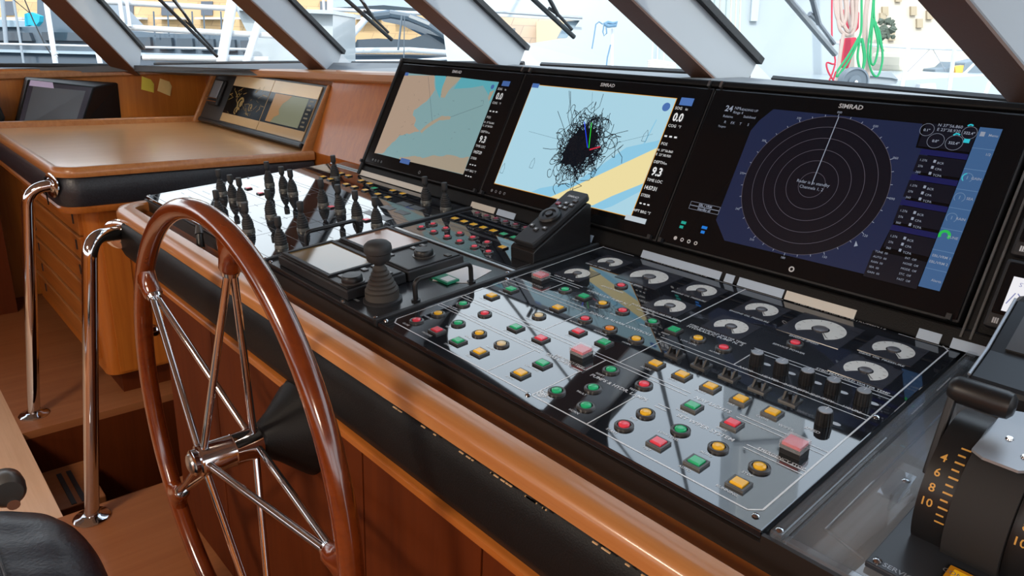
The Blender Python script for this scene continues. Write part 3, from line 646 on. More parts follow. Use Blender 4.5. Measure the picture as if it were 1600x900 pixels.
ME = {'bs': meshof('button_bezel', bez_sq(.0245, .0225), m_bezel), 'br': meshof('button_bezel_round', bez_rd(.0135), m_bezel, True),
      'bss': meshof('small_bezel', bez_sq(.021, .019), m_black), 'brs': meshof('small_bezel_round', bez_rd(.0115), m_bezel, True)}
for c, m in m_cap.items():
    ME['s' + c] = meshof('cap_square_' + c, cap_sq(.0165, .0145), m); ME['r' + c] = meshof('cap_round_' + c, cap_rd(.0078), m, True)
    ME['t' + c] = meshof('cap_small_' + c, cap_sq(.017, .0145, .005), m); ME['u' + c] = meshof('cap_small_round_' + c, cap_rd(.0068), m, True)
me_screw = meshof('screw_head', MB().lathe([(.0045, 0), (.0045, .0012), (.003, .0026), (0, .003)], 14), m_chrome, True)
def panel_plate(name, label, u0, u1, v0, v1, m=m_panel, th=0.011):
    uc, vc = (u0 + u1) / 2, (v0 + v1) / 2
    t = thing(name, label, 'control panel', PMat(uc, vc)); p = MB(PM).box((u0, v0, -th), (u1, v1, 0))
    obj('face_plate', p, m, t, bevel=0.0016)
    return t, uc, vc
def finish_lines(t, ln, tx, m1=m_print):
    if ln.f: obj('engraved_lines', ln, m1, t, stuff=True)
    if tx.f: obj('engraved_lettering', tx, m1, t, stuff=True)
HZ = 0.00035
# ---------------- main engine and lighting panel
t, uc, vc = panel_plate('engine_control_panel', 'glossy black engine panel with round dials and coloured square and round buttons', -1.056, -0.292, 0.608, 1.232)
ln, tx = MB(PM), MB(PM)
U0, U1, W0, W1 = -1.043, -0.309, 0.629, 1.212
def hline(v, a, b, wd=.0018): ln.line((a, v), (b, v), wd, HZ)
def vline(u, a, b, wd=.0018): ln.line((u, a), (u, b), wd, HZ)
cc = .012
for a, b in (((U0 + cc, W0), (U1 - cc, W0)), ((U0, W0 + cc), (U0, W1)), ((U1, W0 + cc), (U1, W1 - cc)), ((U0 + cc, W0), (U0, W0 + cc)), ((U1 - cc, W0), (U1, W0 + cc)), ((U1 - cc, W1), (U1, W1 - cc))): ln.line(a, b, .0024, HZ)
def heading(v0, v1, segs):       # double line broken by a heading
    x = U0
    vm = (v0 + v1) / 2
    for u, s, half in segs:
        for v in (v0, v1): hline(v, x, u - half)
        text(tx, s, 0.0105, u, vm - .0038, HZ, sx=min(1.0, 1.0), bold=.015); x = u + half
    for v in (v0, v1): hline(v, x, U1)
heading(1.2075, 1.2165, [(-0.848, 'PORT MAIN ENGINE INSTRUMENTS', .104), (-0.492, 'STBD MAIN ENGINE INSTRUMENTS', .104)])
heading(.982, .992, [(-0.835, 'HYDRAULIC PUMP N. 1', .072), (-0.60, 'HYDRAULIC PUMP N. 2', .072)])
heading(.906, .918, [(-0.745, 'SIGNAL & ALARM CONTROLS', .085)])
heading(.789, .798, [(-0.475, 'NAV LIGHTS', .04)])
heading(.733, .741, [(-0.725, 'TAKE OVER', .037), (-0.60, 'PUMPS & HYDR. LAMPS', .070), (-0.45, 'SET WIPER SYSTEM', .06)])
vline(-.674, .992, 1.2075, .0024)
for u in (-.948, -.735, -.52): vline(u, .918, .982)
for u in (-.82, -.649): vline(u, .798, .906)
vline(-.669, .741, .789)
for u in (-.775, -.673, -.565): vline(u, W0, .733)
bt_round = {'red': [(-1.007, .66), (-.943, .767), (-.773, .954), (-.797, .879), (-.561, .954), (-.576, .767), (-.526, .661), (-.855, 1.048), (-.489, 1.051)],
            'yellow': [(-1.004, .706), (-.885, .706), (-.681, .879), (-.61, .954), (-.525, .706), (-.41, .707), (-.352, .707), (-.821, .954)],
            'cream': [(-.827, .706), (-.866, .831)], 'orange': [(-.739, .879)],
            'green': [(-1.007, .767), (-.944, .706), (-.919, .954), (-.705, .954), (-.64, .767), (-.653, .661), (-.622, .706), (-.595, .661), (-.467, .706)]}
bt_sq = {'red': [(-.947, .661), (-.795, .767), (-.769, .831), (-.428, .768), (-.469, .661)],
         'yellow': [(-.83, .661), (-.998, .831), (-.73, .66), (-.866, .88), (-.604, .831), (-.554, .831), (-.504, .831), (-.454, .831), (-.405, .831), (-.352, .661)],
         'green': [(-.887, .661), (-.996, .88), (-.729, .706), (-.858, .767), (-.869, .954), (-.71, .831), (-.658, .953), (-.491, .767), (-.411, .661)]}
words = ['STOP', 'START', 'FIRE', 'ALARM', 'HORN', 'BILGE', 'PRESSURE', 'CLOSE', 'OPEN', 'AUTO', 'TEST', 'LOW LEVEL', 'RUNNING', 'FAULT', 'POWER', 'RESET']
k = 0
for c, L_ in bt_round.items():
    for u, v in L_:
        inst(ME['br'], 'push_button', t, (u - uc, v - vc, 0), [('button_cap', ME['r' + c])]); k += 1
        if v not in (1.048, 1.051): text(tx, words[(k * 7) % 16], 0.0062, u - .004, v - .0225, HZ, bold=.01)
for c, L_ in bt_sq.items():
    for u, v in L_:
        inst(ME['bs'], 'push_button', t, (u - uc, v - vc, 0), [('button_cap', ME['s' + c])]); k += 1
        text(tx, words[(k * 5) % 16], 0.0062, u - .004, v - .021, HZ, bold=.01)
# dials
def gauge(u, v, r, label):
    g = MB(PM).box((u - r * 1.32, v - r * 1.22, 0), (u + r * 1.32, v + r * 1.22, .0008)); o = obj('gauge', g, m_dialp, t)
    a0, a1 = -PI * .5 + .62, PI * 1.5 - .72
    d = MB(PM); d.ring((u, v), r * .36, r, .0012, a0, a1, 40); q = obj('dial_face', d, m_dial, o)
    h = MB(PM @ Matrix.Translation((u, v, 0))).lathe([(r * .30, .0008), (r * .30, .003), (r * .22, .004), (0, .004)], 20); obj('dial_hub', h, m_dialh, o, smooth=True)
    tk_ = MB(PM)
    for i in range(11):
        a = a0 + (a1 - a0) * (i + .3) / 10.6
        tk_.line((u + r * .78 * math.cos(a), v + r * .78 * math.sin(a)), (u + r * .93 * math.cos(a), v + r * .93 * math.sin(a)), .0007, .0015)
    tk_.line((u, v), (u + r * .85 * math.cos(a0 + .1), v + r * .85 * math.sin(a0 + .1)), .0012, .0017)
    obj('dial_marks', tk_, m_black, o, stuff=True)
    text(tx, label, 0.0078, u - .001, v - r * 1.22 - .0085, HZ, bold=.015)
for u, v, r, s in ((-.963, 1.14, .027, 'GEAR OIL PRESSURE'), (-.967, 1.04, .027, 'GEAR OIL TEMP'), (-.848, 1.128, .039, 'ENGINE SPEED'), (-.73, 1.14, .029, 'ENGINE OIL PRESSURE'), (-.728, 1.036, .029, 'PORT MANIFOLD WATER TEMP'),
                   (-.6, 1.138, .029, 'ENGINE OIL PRESSURE'), (-.599, 1.036, .029, 'STBD MANIFOLD WATER TEMP'), (-.486, 1.132, .041, 'ENGINE SPEED'), (-.369, 1.14, .031, 'GEAR OIL PRESSURE'), (-.37, 1.041, .031, 'STBD MANIFOLD WATER TEMP')): gauge(u, v, r, s)
for u, v in ((-.858, 1.022), (-.488, 1.026)): text(tx, 'SERVICE POWER', 0.0075, u, v, HZ, bold=.015)
# guarded toggles
tg_p = meshof('toggle_plate', MB().prism([(-.013, -.0115), (.013, -.0115), (.013, .0115), (-.013, .0115)], 0, .0028), m_bezel)
gd = MB()
for x in (-.0095, .0065): gd.extr([(x, -.008, .0028), (x, .008, .0028), (x, .004, .013), (x, -.001, .013)], (.003, 0, 0))
tg_g = meshof('toggle_guard', gd, m_black); tg_l = meshof('toggle_lever', MB().tube([(-.0005, 0, .0028), (-.0005, -.003, .014)], [.0022, .0032], 10), m_black, True)
for u in (-.603, -.553, -.503, -.453, -.405):
    inst(tg_p, 'toggle_switch', t, (u - uc, .88 - vc, 0), [('toggle_guard', tg_g), ('toggle_lever', tg_l)])
# fluted knobs
kb = MB(); n = 36; prof = [(.0115, 0), (.0112, .010), (.0102, .020)]
vs = []; fs = []
for r, z in prof:
    for i in range(n): rr_ = r * (1 - .07 * (i % 3 == 0)); a = 2 * PI * i / n; vs.append((rr_ * math.cos(a), rr_ * math.sin(a), z))
for j in range(2):
    for i in range(n): fs.append((j * n + i, j * n + (i + 1) % n, (j + 1) * n + (i + 1) % n, (j + 1) * n + i))
fs.append(tuple(range(2 * n, 3 * n))); kb.add(vs, fs)
kn_b = meshof('knob', kb, m_black); kn_t = meshof('knob_top', MB().lathe([(.0092, .0198), (.0088, .0212), (0, .0214)], 24), m_greyl, True)
kn_p = meshof('pointer', MB().box((-.0005, 0, .0214), (.0005, .009, .0218)), m_print)
for u, v, s in ((-.497, .945, 'RADIO'), (-.456, .945, 'HEATER'), (-.415, .945, 'INTENSITY'), (-.376, .945, 'IDENTITY'), (-.333, .945, 'HOURS'), (-.346, .858, 'SPEED')):
    inst(kn_b, 'rotary_knob', t, (u - uc, v - vc, 0), [('knob_top', kn_t), ('pointer', kn_p)])
    text(tx, s, 0.0078, u - .002, v - .029, HZ, bold=.015)
    d = MB(PM); d.flat([(u + .012 + .007 * math.cos(q * PI / 8) , v + .010 + .004 * math.sin(q * PI / 8)) for q in range(16)], HZ); obj('scale_mark', d, m_print, t)
text(tx, 'WIPER', 0.0078, -.375, .81, HZ)
# emergency push buttons under clear flip covers
eb = meshof('emergency_base', MB().box((-.0135, -.0125, 0), (.0135, .0125, .012)), m_blackm)
ec = meshof('emergency_cap', MB().box((-.012, -.011, .012), (.012, .011, .0165)), m_cap['red'])
ev = meshof('emergency_cover', MB().box((-.0142, -.0132, .008), (.0142, .0132, .0185)), glass('cover_plastic', (.92, .88, .88), .8, 1.5, veil=.22))
for u, v in ((-.703, .768), (-.99, .957), (-.340, .768)):
    inst(eb, 'emergency_button', t, (u - uc, v - vc, 0), [('button_cap', ec), ('clear_cover', ev)])
    text(tx, 'EMERGENCY STOP', 0.0075, u - .004, v - .026, HZ, bold=.015)
for u, v in ((-.677, .626), (-.309, .626), (-.304, .923), (-.677, 1.2225), (-1.049, .916), (-.304, 1.222), (-1.049, 1.222), (-1.050, .622)): inst(me_screw, 'screw', t, (u - uc, v - vc, 0))
# round maker's emblem
em = MB(PM); e0 = (-.664, .643); em.ring(e0, .0075, .009, HZ, n=28); em.ring(e0, .0, .002, HZ, n=12)
for q in range(3): a = 2 * PI * q / 3 + .5; em.ring((e0[0] + .0045 * math.cos(a), e0[1] + .0045 * math.sin(a)), .0015, .003, HZ, n=14)
obj('emblem', em, m_print, t, stuff=True)
finish_lines(t, ln, tx)
# ---------------- steering and alarm button panel
t, uc, vc = panel_plate('alarm_button_panel', 'black panel with rows of small red lamps and yellow buttons behind the ball joystick', -1.518, -1.068, .958, 1.232)
ln, tx = MB(PM), MB(PM)
for a, b in (((-1.508, .970), (-1.080, .970)), ((-1.508, 1.220), (-1.080, 1.220)), ((-1.508, .970), (-1.508, 1.220)), ((-1.080, .970), (-1.080, 1.220)), ((-1.508, 1.066), (-1.080, 1.066)), ((-1.508, 1.072), (-1.080, 1.072)), ((-1.508, 1.142), (-1.080, 1.142)), ((-1.508, 1.148), (-1.080, 1.148)), ((-1.508, 1.206), (-1.080, 1.206)), ((-1.508, 1.214), (-1.08, 1.214))): ln.line(a, b, .0015, HZ)
for i, (u, v) in enumerate([(-1.473, 1.002), (-1.473, 1.039), (-1.419, 1.039), (-1.419, 1.001), (-1.361, 1.038), (-1.362, 1.0), (-1.311, 1.039), (-1.312, .999), (-1.257, 1.039), (-1.255, .998), (-1.203, .997)]):
    inst(ME['brs'], 'warning_lamp', t, (u - uc, v - vc, 0), [('lamp_cap', ME['ured'])]); text(tx, words[i], .006, u, v - .0185, HZ)
for i in range(10):
    inst(ME['brs'], 'warning_lamp', t, (-1.468 + .0383 * i - uc, 1.183 - vc, 0), [('lamp_cap', ME['udark'])]); text(tx, words[(i * 3) % 16], .006, -1.468 + .0383 * i, 1.163, HZ)
for i in range(10):
    inst(ME['bss'], 'push_button', t, (-1.470 + .0388 * i - uc, 1.108 - vc, 0), [('button_cap', ME['t' + ('yellow' if i < 5 else 'green')])]); text(tx, words[(i * 5 + 2) % 16], .006, -1.470 + .0388 * i, 1.088, HZ)
inst(ME['bss'], 'push_button', t, (-1.203 - uc, 1.040 - vc, 0), [('button_cap', ME['tyellow'])])
finish_lines(t, ln, tx, m_printd)
# ---------------- ball control panel (plain black) with the two trackers on it
t, uc, vc = panel_plate('ball_control_panel', 'plain matt black panel under the two small amber screens and the ball joystick', -1.518, -1.068, .608, .950, mat('satin_black_panel', (.014, .015, .018), .22, ior=1.6), .011)
ln, tx = MB(PM), MB(PM)
ln.line((-1.20, .615), (-1.20, .95), .0012, HZ); ln.line((-1.185, .635), (-1.165, .635), .006, HZ)
finish_lines(t, ln, tx, m_printd)
for u, v in ((-1.188, .614), (-1.075, .616), (-1.075, .942), (-1.196, .80), (-1.510, .614)): inst(me_screw, 'screw', t, (u - uc, v - vc, 0))
rail = MB(PM).box((-1.518, .950, -.008), (-1.068, .958, .004)); obj('dividing_rail', rail, m_steel, t, bevel=.001)
pp = MB(PM).extr([PM.inverted() @ (PM @ V3(p)) for p in ((-1.192, .838, .0006), (-1.150, .800, .0006), (-1.085, .845, .0006), (-1.108, .925, .0006), (-1.175, .918, .0006))], (0, 0, .0006))
pl_ = obj('paper_label', pp, m_paper); tag(pl_, 'torn white paper note lying on the black ball control panel', 'paper note')
gl_ = thing('label_frame', 'green framed label holder on the ball control panel beside the bar handle', 'label holder', PMat(-1.142, .822))
obj('frame_base', MB(PM).box((-1.172, .806, 0.0005), (-1.108, .838, .006)), mat('green_frame', (.01, .22, .12), .3), gl_, bevel=.001)
obj('label_card', MB(PM).box((-1.138, .811, .006), (-1.113, .833, .0066)), m_paper, gl_)
# ---------------- joystick panel
t, uc, vc = panel_plate('joystick_control_panel', 'wide glossy black panel on the port side planted with rubber booted joysticks', -2.372, -1.532, .608, 1.250)
ln, tx = MB(PM), MB(PM)
for a, b in (((-2.36, .625), (-1.545, .625)), ((-2.36, 1.235), (-1.545, 1.235)), ((-2.36, .625), (-2.36, 1.235)), ((-1.545, .625), (-1.545, 1.235)), ((-2.36, .73), (-1.545, .73)), ((-2.36, .845), (-1.545, .845)), ((-2.36, 1.0), (-1.545, 1.0)), ((-2.36, 1.015), (-1.545, 1.015)), ((-2.01, .625), (-2.01, 1.0)), ((-1.725, .625), (-1.725, 1.235)), ((-1.725, 1.085), (-1.545, 1.085)), ((-2.25, 1.015), (-2.25, 1.235)), ((-1.82, .73), (-1.82, 1.0)), ((-2.36, 1.21), (-1.73, 1.21))): ln.line(a, b, .0018, HZ)
for i in range(13): 
    for v in (.70, .80, .965): ln.line((-2.33 + .062 * i, v), (-2.305 + .062 * i, v), .0022, HZ)
for i, s in enumerate(('ANCHOR PORT', 'ANCHOR STBD', 'CAPSTAN', 'CRANE', 'SWIM LADDER', 'GANGWAY', 'THRUSTER')): text(tx, s, .0085, -2.24 + .105 * i, .895, HZ); text(tx, s, .0085, -2.27 + .105 * i, .752, HZ)
for i, (u, v) in enumerate([(-2.179, 1.174), (-2.130, 1.174), (-2.035, 1.166), (-1.978, 1.162), (-2.028, 1.107), (-1.978, 1.107), (-1.845, 1.108), (-1.790, 1.108), (-1.847, 1.163), (-1.793, 1.162), (-1.916, 1.108), (-2.179, 1.107), (-2.130, 1.107)]):
    inst(ME['bss'], 'push_button', t, (u - uc, v - vc, 0), [('button_cap', ME['tyellow'])])
inst(ME['bss'], 'push_button', t, (-1.916 - uc, 1.140 - vc, 0), [('button_cap', ME['tgreen'])])
for u, v in ((-1.82, .939), (-1.635, .94), (-2.217, .867), (-2.125, .866)): inst(ME['bss'], 'push_button', t, (u - uc, v - vc, 0), [('button_cap', ME['tred'])])
for u, v in ((-1.70, 1.05), (-1.63, 1.05), (-1.70, 1.105), (-1.64, 1.105), (-1.69, .985), (-1.62, .985)): obj('label_plate', MB(PM).box((u - .025, v - .012, 0), (u + .025, v + .012, .0008)), mat('dark_label', (.05, .055, .065), .3) if (u, v) == (-1.70, 1.05) else bpy.data.materials['dark_label'], t)
for u, v in ((-2.365, .615), (-2.365, 1.242), (-1.54, 1.242), (-1.54, .616), (-1.96, .616), (-2.365, .93), (-1.95, 1.242)): inst(me_screw, 'screw', t, (u - uc, v - vc, 0))
finish_lines(t, ln, tx, m_printd)
# dividing bars between the panels
for nm, a, lb in (('panel_rail', -1.525, 'black raised rail between the joystick panel and the ball control panel'), ('panel_rail', -1.062, 'black raised rail between the ball control panel and the engine panel')):
    q = obj(nm, MB(PM).box((a - .005, .606, -.010), (a + .005, 1.240, .005)), m_blackm, bevel=.0015); tag(q, lb, 'rail')
# ---------------- clear acrylic plate under the throttles
t = thing('throttle_well', 'wooden tray below the clear acrylic plate beside the throttle', 'tray', PMat(.2, .9))
obj('tray_floor', MB(PM).box((-.284, .612, -.050), (1.05, 1.238, -.040)), wood('grey_bare_wood', (.34, .29, .25), (.48, .42, .37), 'Y', .7, 0), t)
for b in (((-.290, .608, -.05), (-.284, 1.240, -.012)), ((-.284, .608, -.05), (1.05, .614, -.012)), ((-.284, 1.234, -.05), (1.05, 1.240, -.012))): obj('tray_side', MB(PM).box(*b), m_blackm, t)
ac = thing('acrylic_plate', 'clear acrylic plate with a thick raised edge right of the engine panel', 'acrylic sheet', PMat(.2, .9))
obj('sheet', MB(PM).box((-.284, .610, -.008), (1.05, 1.236, -.004)), m_acryl, ac)
for b in (((-.284, .610, -.004), (-.270, 1.236, .006)), ((-.270, .610, -.004), (1.05, .622, .002))): obj('raised_edge', MB(PM).box(*b), m_acryl, ac, bevel=.002)
obj('inner_groove', MB(PM).tube([(-.20, .650, -.0038), (-.248, .665, -.0038), (-.248, 1.18, -.0038), (-.20, 1.205, -.0038), (.1, 1.205, -.0038)], .0018, 6), m_acryl, ac)
for x, y in ((-.276, .617), (-.276, 1.225)): inst(me_screw, 'screw', ac, (x - .2, y - .9, .006))

# ================================================================== JOYSTICKS
r_ = []
for k in range(6):
    z = .010 + .0056 * k; r = (.0150, .0150, .0143, .0128, .0106, .0084)[k]; r_ += [(r - .0008, z), (r, z + .0026), (r - .0010, z + .0050)]
boot = [(.0148, .002)] + r_ + [(.0052, .0445), (.0048, .0480)]
stick_ring = meshof('mount_ring', MB().lathe([(.0160, 0), (.0160, .0055), (.0153, .0075), (.013, .0076)], 24), mat('joystick_ring', (.13, .13, .12), .35, .5), True)
stick_boot = meshof('rubber_boot', MB().lathe(boot, 22), m_rubber, True)
stick_grip = meshof('grip', MB().lathe([(.0048, .047), (.0060, .0505), (.0080, .0530), (.0084, .0560), (.0082, .0735), (.0076, .0750), (0, .0752)], 18), m_rubber, True)
SJ = [(-2.221, .785), (-2.121, .780), (-2.062, .782), (-1.963, .677), (-1.776, .678), (-2.218, .938), (-2.110, .936), (-2.051, .936), (-1.864, .779), (-1.591, .679), (-1.680, .781), (-1.865, .938), (-2.145, 1.133), (-1.769, .938), (-1.675, .936), (-1.577, .936), (-1.668, 1.158), (-1.569, 1.153)]
SL = ['first joystick from the port end in the row beside the chart table', 'second joystick from the port end, in front of the chart table pad', 'third joystick from the port end, just right of its close neighbour',
      'joystick half hidden behind the top of the steering wheel', 'joystick rising just right of the top of the steering wheel', 'leftmost joystick of the far row, against the black table pad',
      'second joystick of the far row, near the black table pad', 'third joystick of the far row, close beside its left neighbour', 'joystick standing alone between the far row and the near row',
      'nearest joystick, beside the front corner of the amber screen', 'joystick left of the bar handle, behind the nearest one', 'joystick with a long mirror image left of the small pink button',
      'tallest looking joystick at the far port corner by the wooden bulkhead', 'joystick just right of the first small pink button', 'joystick above the left bar handle, second from right of its row',
      'rightmost joystick of its row, above the right end of the bar handle', 'left one of the pair of joysticks under the brown chart monitor', 'right one of the pair of joysticks under the brown chart monitor']
J0 = None
for (u, v), lb in zip(SJ, SL):
    if J0 is None:
        J0 = thing('joystick', lb, 'joystick', PMat(u, v), 'rubber booted joysticks on the port panel')
        for nm, me in (('mount_ring', stick_ring), ('rubber_boot', stick_boot), ('grip', stick_grip)): inst(me, nm, J0, (0, 0, 0))
    else: copytree(J0, PMat(u, v), lb)
# ball joystick
bj = thing('ball_joystick', 'large black joystick with a ball knob and ribbed rubber gaiter', 'joystick', PMat(-1.138, .672))
Bm = PMat(-1.138, .672)
obj('base_ring', MB(Bm).lathe([(.038, 0), (.038, .004), (.032, .007), (.028, .007)], 28), m_blackm, bj, smooth=True)
gp = [(.033, .006), (.033, .020)]
for k in range(6):
    z = .020 + .0082 * k; r = .031 - .0036 * k; gp += [(r, z), (r + .0015, z + .004), (r - .001, z + .0075)]
obj('gaiter', MB(Bm).lathe(gp + [(.011, .070), (.009, .074)], 28), mat('dusty_rubber', (.045, .04, .035), .7), bj, smooth=True)
obj('ball_knob', MB(Bm).lathe([(.009, .072), (.012, .080), (.021, .082), (.023, .085), (.0235, .097), (.0262, .099), (.0268, .106), (.0255, .1135), (.020, .1185), (.011, .1210), (0, .1215)], 30), m_rubber, bj, smooth=True)
# bar handles
for u, lb in ((-1.530, 'black bar handle standing left of the two small amber screens'), (-1.088, 'black bar handle standing right of the ball joystick')):
    t = thing('bar_handle', lb, 'handle', PMat(u, .79))
    p = []
    pts = [(u, .715, 0), (u, .715, .030)] + [(u, .715 + .012 * (1 - math.cos(q)), .030 + .012 * math.sin(q)) for q in (PI / 6, PI / 3, PI / 2)] + [(u, .853 - .012, .042)] + [(u, .853 - .012 * (1 - math.sin(q)), .030 + .012 * math.cos(q)) for q in (PI / 6, PI / 3, PI / 2)] + [(u, .853, 0)]
    obj('bar', MB(PM).tube(pts, .0050, 12), m_black, t, smooth=True)
    for v in (.715, .853): obj('foot', MB(PM @ Matrix.Translation((u, v, 0))).lathe([(.009, 0), (.009, .003), (.006, .004)], 16), m_black, t, smooth=True)
# the two tracker screens
m_amber = mat('amber_tinted_glass', (.17, .105, .035), .06, ior=1.6); m_pinkgl = mat('pinkish_screen_glass', (.27, .14, .085), .10)
def tracker(v0, v1, lb, m, su1, kn):
    u0, u1 = -1.478, -1.180; t = thing('tracker_display', lb, 'display', PMat((u0 + u1) / 2, (v0 + v1) / 2)); h = .022
    obj('case', MB(PM).box((u0, v0, .0), (u1, v1, h)), m_blackm, t, bevel=.003)
    obj('front_rim', MB(PM).box((u0 + .006, v0 + .005, h), (u1 - .006, v1 - .005, h + .003)), m_black, t, bevel=.002)
    fr = MB(PM); a, b, c, d = u0 + .016, su1, v0 + .016, v1 - .014
    sc_ = obj('screen', MB(PM).box((a, c, h + .002), (b, d, h + .0042)), m, t)
    for q in (((a - .008, c - .008, h + .003), (b + .008, c, h + .007)), ((a - .008, d, h + .003), (b + .008, d + .008, h + .007)), ((a - .008, c, h + .003), (a, d, h + .007)), ((b, c, h + .003), (b + .008, d, h + .007))): obj('screen_frame', MB(PM).box(*q), m_blackm, t)
    K = PM @ Matrix.Translation((kn[0], kn[1], h + .003))
    obj('knob', MB(K).lathe([(.021, 0), (.0215, .004), (.0205, .012), (.018, .0145), (0, .0150)], 30), m_black, t, smooth=True)
    obj('knob_collar', MB(K).lathe([(.0245, 0), (.0245, .002), (.021, .0025)], 28), m_bezel, t, smooth=True)
    for j, (x, y) in enumerate(((su1 + .022, v1 - .03), (su1 + .022, v1 - .055), (su1 + .022, v0 + .03), (u1 - .018, v1 - .03))): obj('key', MB(PM).box((x - .008, y - .006, h + .003), (x + .008, y + .006, h + .0055)), m_bezel, t, bevel=.001)
    ic = MB(PM); ic.ring((su1 + .022, v1 - .055), .002, .0032, h + .0058, n=12); ic.line((su1 + .016, v1 - .03), (su1 + .028, v1 - .03), .0015, h + .0058); obj('key_marks', ic, m_print, t, stuff=True)
tracker(.619, .757, 'front small black tracker unit with a large amber screen', m_amber, -1.272, (-1.210, .650))
tracker(.762, .908, 'rear small black tracker unit with a pink screen and round knob', m_pinkgl, -1.312, (-1.236, .842))

# ================================================================== STEERING WHEEL
WC = V3((-1.199, .413, .688)); WR = .45
t = thing('steering_wheel', 'large varnished wooden ship wheel with paired chrome spokes', 'steering wheel', loc=(WC.x, WC.y, WC.z))
def wp(a, r, y=0): return WC + V3((r * math.cos(a), y, r * math.sin(a)))
rim_pts = [wp(2 * PI * k / 96, WR) for k in range(96)]
obj('rim', MB().tube(rim_pts, .0185, 18, closed=True), m_rim, t, smooth=True)
SA = [math.radians(x) for x in (75.1, 147.3, 219, 291, 3.3)]
for a in SA:
    # flared wooden boss where each pair of spokes meets the rim
    e = V3((-math.sin(a), 0, math.cos(a))); q = MB(); N = 14
    prof = [(WR - .006, .050, .017), (WR - .018, .036, .0185), (WR - .030, .024, .0185), (WR - .042, .0195, .0185), (WR - .055, .019, .0185), (WR - .060, .016, .016)]
    vs = []; fs = []
    for r, wa, wb in prof:
        for k in range(N): b = 2 * PI * k / N; vs.append(wp(a, r) + e * wa * math.cos(b) + V3((0, wb * math.sin(b), 0)))
    for j in range(len(prof) - 1):
        for k in range(N): fs.append((j * N + k, j * N + (k + 1) % N, (j + 1) * N + (k + 1) % N, (j + 1) * N + k))
    fs += [tuple(range(N)), tuple(range((len(prof) - 1) * N, len(prof) * N))]; q.add(vs, fs)
    o = obj('spoke_boss', q, m_rim, t, smooth=True)
    obj('ferrule', MB().tube([wp(a, WR - .058), wp(a, WR - .068)], [.0155, .0135], 14), m_chrome, o, smooth=True)
    for y in (-.040, .052): obj('spoke', MB().tube([wp(a, .024, y), wp(a, WR - .062, .004 if y > 0 else -.004)], .0066, 12), m_chrome, t, smooth=True)
HM = frame(WC, V3((1, 0, 0)), V3((0, 0, -1)), V3((0, 1, 0)))
obj('hub', MB(HM).lathe([(0, -.063), (.020, -.063), (.024, -.060), (.0245, -.052), (.029, -.050), (.030, -.046), (.030, .010), (.0308, .012), (.030, .014), (.030, .062), (.027, .068), (0, .068)], 32), m_chrome, t, smooth=True)
obj('hub_cap', MB(HM).lathe([(.0, -.068), (.012, -.068), (.017, -.066), (.019, -.062)], 28), m_steel, t, smooth=True)
obj('shaft_boot', MB(HM).lathe([(.030, .066), (.034, .068), (.052, .095), (.092, .140), (.097, .148), (.097, .149)], 40), m_leather, t, smooth=True)

# ================================================================== GRAB RAILS BY THE STAIRWELL
def bend(pts, rad, n=7):
    pts = [V3(p) for p in pts]; o = [pts[0]]
    for i in range(1, len(pts) - 1):
        a, b, c = pts[i - 1], pts[i], pts[i + 1]; u1, u2 = (a - b).normalized(), (c - b).normalized()
        p0, p1 = b + u1 * rad, b + u2 * rad
        for k in range(n + 1):
            s = k / n; o.append(p0 * (1 - s) ** 2 + b * 2 * s * (1 - s) + p1 * s * s)
    return o + [pts[-1]]
def rail(lb, base, elbow, end, ndir, r=.0195):
    t = thing('grab_rail', lb, 'grab rail', loc=base)
    obj('tube', MB().tube(bend([base, elbow, end], .062), r, 18), m_chrome, t, smooth=True)
    obj('floor_flange', MB(Matrix.Translation(V3(base))).lathe([(.052, 0), (.052, .004), (.047, .008), (.032, .0095), (.027, .014), (.021, .0145)], 30), m_chrome, t, smooth=True)
    e = V3(end); d = V3(ndir).normalized(); q = d.to_track_quat('Z', 'Y').to_matrix().to_4x4()
    obj('wall_flange', MB(Matrix.Translation(e + d * .004) @ q).lathe([(.044, 0), (.044, .004), (.038, .0065), (.027, .0075), (.024, .012), (.0205, .0125)], 28), m_chrome, t, smooth=True)
rail('chrome grab rail on the far side of the stairwell by the chart table', (-3.03, .342, 0), (-2.978, .440, .877), (-2.962, .516, .884), (.3, -1, 0), .0205)
rail('chrome grab rail on the near side of the stairwell by the helm console', (-2.21, .345, 0), (-2.215, .452, .868), (-2.300, .548, .846), (.75, -.65, 0), .0205)

# ================================================================== CHART TABLE AND DRAWER CABINET
t = thing('chart_table', 'wooden chart table top with raised rim and black padded edge', 'table', loc=(-3.58, 1.0, .78))
def rpoly(x0, x1, y0, y1, r, n=6):      # rectangle rounded at the front right corner
    p = [(x0, y0)]
    for k in range(n + 1): a = -PI / 2 + PI / 2 * k / n; p.append((x1 - r + r * math.cos(a), y0 + r + r * math.sin(a)))
    return p + [(x1, y1), (x0, y1)]
TX0, TX1, TY0, TY1, TZ = -4.22, -2.895, .515, 1.49, .945
obj('top', MB().prism(rpoly(TX0, TX1 - .01, TY0 + .01, TY1, .07), TZ - .02, TZ), m_table, t)
def path_tab(off, r):
    P = [((TX0, TY0 + off, 0), (0, -1, 0)), ((TX1 - off - r, TY0 + off, 0), (0, -1, 0))]
    for k in range(1, 8): a = PI / 2 * k / 8; P.append(((TX1 - off - r + r * math.sin(a), TY0 + off + r - r * math.cos(a), 0), (math.sin(a), -math.cos(a), 0)))
    return P + [((TX1 - off, TY0 + off + r, 0), (1, 0, 0)), ((TX1 - off, TY1, 0), (1, 0, 0))]
obj('edge_molding', MB().sweep(path_tab(.02, .06), [(0, TZ - .03), (.024, TZ - .03), (.026, TZ - .022), (.024, TZ - .002), (.016, TZ + .006), (.004, TZ + .006), (-.004, TZ)]), m_nose, t, smooth=True)
